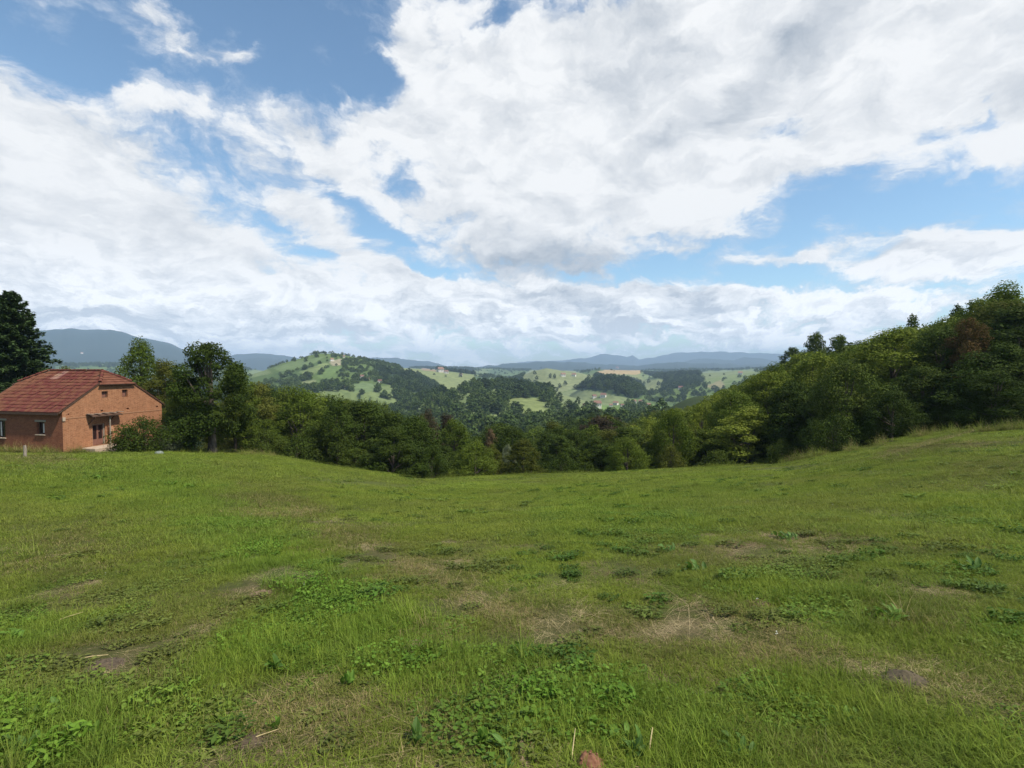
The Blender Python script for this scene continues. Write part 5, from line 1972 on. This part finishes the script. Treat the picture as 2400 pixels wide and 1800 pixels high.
# ------------------------------------------------------------------ single plants, mounds and stalks of the foreground
def dock_leaf(name, ln, wd, m, rng, arch=0.6):
    """one large leaf with a sunken midrib, wavy margin and a stalk"""
    b_ = bmesh.new()
    rows = []
    nseg, half = 9, 3
    for i in range(nseg + 1):
        t = i / nseg
        wv = wd * 0.5 * math.sin(math.pi * min(1, t * 0.93 + 0.05)) ** 0.8
        zc_ = ln * (0.55 * t - arch * 0.55 * t * t)
        yc = ln * t * (0.9 - 0.1 * arch)
        row = []
        for j in range(-half, half + 1):
            u = j / half
            row.append(b_.verts.new((u * wv, yc, zc_ + abs(u) ** 1.3 * wv * 0.35 + math.sin(t * 22 + j) * wd * 0.025 * abs(u))))
        rows.append(row)
    for i in range(nseg):
        for j in range(2 * half):
            b_.faces.new((rows[i][j], rows[i][j + 1], rows[i + 1][j + 1], rows[i + 1][j]))
    me = bpy.data.meshes.new(name)
    b_.to_mesh(me)
    b_.free()
    me.materials.append(m)
    for p in me.polygons:
        p.use_smooth = True
    return me


def plain_leaf(name, c1, c2):
    def b(N):
        tcn = N.n('ShaderNodeTexCoord').outputs['Object']
        s = N.n('ShaderNodeSeparateXYZ', ins={0: tcn})
        rib = N.ramp(N.math('ABSOLUTE', s.outputs[0]), 0.0, 0.004, 1, 0)
        vein = N.n('ShaderNodeTexWave', ins={'Vector': tcn, 'Scale': 28.0, 'Distortion': 2.0})
        oi = N.n('ShaderNodeObjectInfo').outputs['Random']
        n = N.noise(tcn, 25, 4, 0.6)
        c = N.mix(N.ramp(n, .3, .7), c1, c2)
        c = N.mix(N.math('MULTIPLY', rib, .6), c, (0.18, 0.26, 0.08))
        c = N.n('ShaderNodeHueSaturation', ins={'Color': c, 'Value': N.math('MULTIPLY_ADD', oi, 0.5, 0.75)}).outputs[0]
        p = principled(N, c, 0.5, bump(N, vein.outputs['Fac'], .3, .004), spec=0.2)
        t = N.n('ShaderNodeBsdfTranslucent', ins={0: N.mix(.5, c, (0.12, 0.25, 0.02))})
        return N.n('ShaderNodeMixShader', ins={0: .25, 1: p, 2: t.outputs[0]}).outputs[0]
    return mat(name, b)


M['dock_a'] = plain_leaf('dock_leaf_bright', (0.085, 0.170, 0.020), (0.12, 0.21, 0.028))
M['dock_b'] = plain_leaf('dock_leaf_deep', (0.060, 0.125, 0.020), (0.085, 0.155, 0.026))
prng = np.random.default_rng(3)
dl = {}
for k, m in (('a', 'dock_a'), ('b', 'dock_b')):
    dl[k] = [dock_leaf('leaf', 0.20, 0.07, M[m], prng, .4), dock_leaf('leaf', 0.17, 0.085, M[m], prng, .9), dock_leaf('leaf', 0.13, 0.055, M[m], prng, .7)]


def weed(px, py, n, s, k, label, spread=1.0, name='broadleaf_weed'):
    p = ground_at(px, py)
    root = add_obj(name, None, loc=p, cat='weed', label=label)
    root.empty_display_size = 0.05
    for i in range(int(n * 1.9)):
        a = i * 2.4 + random.uniform(-.5, .5)
        sc = s * random.uniform(.45, 1.0) * .62
        pitch = random.uniform(-0.15, 0.75) if spread > .5 else random.uniform(.4, 1.1)
        q = random.uniform(0, .14 if spread > .5 else .05) * s
        add_obj('leaf', dl[k][i % 3], root, loc=(math.cos(a) * q, math.sin(a) * q, 0.015), rot=(pitch, random.uniform(-.3, .3), a), scale=(sc, sc, sc))
    return root


weed(645, 1570, 6, 1.15, 'b', 'tall broad-leaved weed standing alone where the bright strip begins to turn dry', .2)
weed(398, 1640, 16, .85, 'a', 'bright spreading weed between the two dry patches at lower left')
weed(170, 1745, 18, .85, 'a', 'brightest leafy weed in the green corner at lower left')
weed(75, 1690, 16, .95, 'b', 'bluish green weed cluster near the left frame edge, above the corner')
weed(20, 1500, 14, 1.0, 'a', 'leafy weed cut by the left frame edge halfway down the meadow')
weed(30, 1770, 14, 1.0, 'b', 'dark leafy weed in the bottom left corner')
weed(642, 1712, 3, .9, 'a', 'single pale upright leaf in the brown grass right of the bright weed', .2)
weed(815, 1605, 7, .8, 'a', 'pale green weed on the edge of the bright strip, left of the molehill', .3)
weed(975, 1745, 5, 1.0, 'b', 'upright pointed grey-green leaves low in the picture, left of the bare strip', .2)
weed(1130, 1745, 9, .75, 'a', 'pale pointed weed leaves just left of the bare strip', .4)
weed(1165, 1790, 7, .8, 'b', 'leafy weed at the bottom frame edge beside the bare strip')
weed(1425, 1735, 12, .85, 'a', 'weed with curling leaves just right of the reddish mound', .6)
weed(1335, 1660, 7, .6, 'b', 'small upright weed above the reddish mound', .4)
weed(1480, 1770, 12, .8, 'b', 'dense green weed right of the reddish mound at the bottom edge')
weed(1715, 1765, 14, .7, 'b', 'dark lush weed at the bottom, right of the second dry stalk')
weed(1972, 1688, 12, .7, 'a', 'low pale weed in the lower right part of the meadow')
weed(2085, 1452, 22, 1.2, 'a', 'wide pale weed patch in the right half of the meadow')
weed(1620, 1340, 12, 1.3, 'b', 'dark green weed clump right of the centre, high on the meadow')
weed(1840, 1264, 14, 1.6, 'b', 'large dark weed clump far out on the right meadow')
weed(2275, 1335, 14, 1.3, 'b', 'dark weed clump far right on the meadow')
weed(1560, 1292, 12, 1.2, 'b', 'small dark weed clump left of the large far one')


def mound(px, py, rad, hgt, c1, c2, label, stretch=1.0, name='molehill', crumbs=26):
    p = ground_at(px, py)
    n = 26
    g = np.linspace(-1, 1, n)
    X_, Y_ = np.meshgrid(g, g, indexing='ij')
    q = np.hypot(X_, Y_)
    wx, wy = X_ * rad, Y_ * rad * stretch
    prof = np.clip(1 - q ** 2, 0, 1) ** 1.3
    z_ = hgt * prof * (0.75 + 0.7 * fbm(wx / (rad * .4) + px, wy / (rad * .4), 211, 4)) + 0.022 * (fbm(wx / .03 + px, wy / .03, 221, 3) - .5) * (prof > 0) - 0.03 * (q > .93)
    base = H(p.x + wx, p.y + wy) - p.z
    v = np.stack([wx, wy, z_ + base - 0.004], -1).reshape(-1, 3)
    I, J = np.meshgrid(np.arange(n - 1), np.arange(n - 1), indexing='ij')
    f = np.stack([I * n + J, (I + 1) * n + J, (I + 1) * n + J + 1, I * n + J + 1], -1).reshape(-1, 4)
    keep = q.reshape(-1)[f].max(1) < 1.12
    m = simple('earth_%d' % px, c1, c2, 45, 0.95, bd=0.01)
    me = mesh_from(name, v, f[keep], [m], smooth=True)
    root = add_obj(name, None, loc=p, cat='mound', label=label)
    add_obj('earth', me, root)
    B = Build()
    for i in range(crumbs):
        a, rr_ = random.uniform(0, 6.28), rad * random.random() ** .5 * 1.1
        x_, y_ = math.cos(a) * rr_, math.sin(a) * rr_ * stretch
        s = random.uniform(.003, .009)
        zz_ = float(H(p.x + x_, p.y + y_)) - p.z + hgt * max(0, 1 - (rr_ / rad) ** 2) + s * .3
        r_ = bmesh.ops.create_icosphere(B.bm, subdivisions=1, radius=s)
        for v_ in r_['verts']:
            v_.co = Vector((v_.co.x * random.uniform(.7, 1.3), v_.co.y * random.uniform(.7, 1.3), v_.co.z * .7)) + Vector((x_, y_, zz_))
    o_ = B.build('crumbs', m, root)
    o_['kind'] = 'stuff'
    return root


mound(612, 1392, .14, .03, (0.13, 0.085, 0.055), (0.26, 0.18, 0.12), 'small molehill of brown earth at the upper end of the bright strip')
mound(972, 1522, .13, .035, (0.20, 0.14, 0.085), (0.32, 0.24, 0.15), 'long pale molehill of dry earth in the middle of the bright strip', 1.9)
mound(1232, 1752, .065, .02, (0.14, 0.095, 0.055), (0.26, 0.19, 0.12), 'narrow strip of bare earth running to the bottom frame edge', 3.0, 'bare_earth')
mound(1383, 1795, .085, .06, (0.13, 0.055, 0.030), (0.24, 0.12, 0.070), 'reddish brown earth mound at the bottom frame edge', 1.0)
mound(235, 1560, .20, .02, (0.06, 0.045, 0.03), (0.13, 0.095, 0.06), 'dark hollow with dead sticks in the dry patch at left', .8, 'bare_earth')
mound(590, 1735, .13, .015, (0.05, 0.035, 0.025), (0.11, 0.08, 0.05), 'dark bare hollow low in the left part of the meadow', .8, 'bare_earth')
mound(2116, 1592, .16, .05, (0.06, 0.05, 0.03), (0.13, 0.10, 0.06), 'dark tussock hump in the raked grass at the right', .8, 'bare_earth')
mound(1775, 1415, .18, .03, (0.13, 0.08, 0.05), (0.22, 0.15, 0.10), 'reddish bare spot in the right half of the meadow', .9, 'bare_earth')


def stalk(px, py, ln, a, pitch, label, r_=0.0035):
    p = ground_at(px, py)
    d = Vector((math.cos(a) * math.cos(pitch), math.sin(a) * math.cos(pitch), math.sin(pitch)))
    B = Build()
    B.tube([p, p + d * ln * .5 + Vector((0, 0, .006)), p + d * ln], [r_, r_ * .85, r_ * .5], 6)
    me = B.mesh('dry_stalk', M['straw'], True)
    o_ = add_obj('dry_stalk', me, label=label, cat='stalk')
    return o_


stalk(1338, 1795, .17, 1.3, .5, 'pale dry stalk leaning left of the reddish mound')
stalk(1520, 1772, .13, 1.1, .7, 'straight pale stalk standing alone right of the curled weed', .0045)
stalk(1212, 1737, .16, -.9, .15, 'bent grey stalk lying across the bare earth strip', .0045)
stalk(1175, 1660, .12, -.5, .1, 'thin dry stalk lying above the bare earth strip')
stalk(180, 1545, .22, .2, .05, 'dead stick lying over the dark hollow at left', .005)
stalk(200, 1575, .20, -.1, .05, 'second dead stick just below the dark hollow at left', .004)
stalk(120, 1460, .24, .8, .1, 'dark twig lying on the grass near the left frame edge', .004)
stalk(560, 1745, .20, .5, .08, 'pale stick in the dark hollow low at left', .004)

# wooden stake and pale stone by the house
p = ground_at(58, 1071)
st = Build().tube([p - Vector((0, 0, .3)), p + Vector((0.03, 0, .35)), p + Vector((0.02, 0, .62))], [.075, .07, .06], 8)
add_obj('wooden_stake', st.mesh('wooden_stake', M['wood_grey'], False), label='short weathered stake standing before the long wall of the house', cat='stake')
p = ground_at(373, 1064)
bm = bmesh.new()
bmesh.ops.create_icosphere(bm, subdivisions=3, radius=1.0)
for v in bm.verts:
    k = 1 + 0.25 * (float(fbm(np.array(v.co.x * 1.5 + 4), np.array(v.co.y * 1.5 + v.co.z), 231, 3)) - .5)
    v.co = Vector((v.co.x * .28 * k, v.co.y * .22 * k, v.co.z * .17 * k + .03))
me = bpy.data.meshes.new('boulder')
bm.to_mesh(me)
bm.free()
me.materials.append(simple('pale_stone', (0.11, 0.13, 0.11), (0.20, 0.22, 0.19), 3, .9))
add_obj('boulder', me, loc=p, label='pale grey boulder in the grass between the round bush and the big tree', cat='stone')
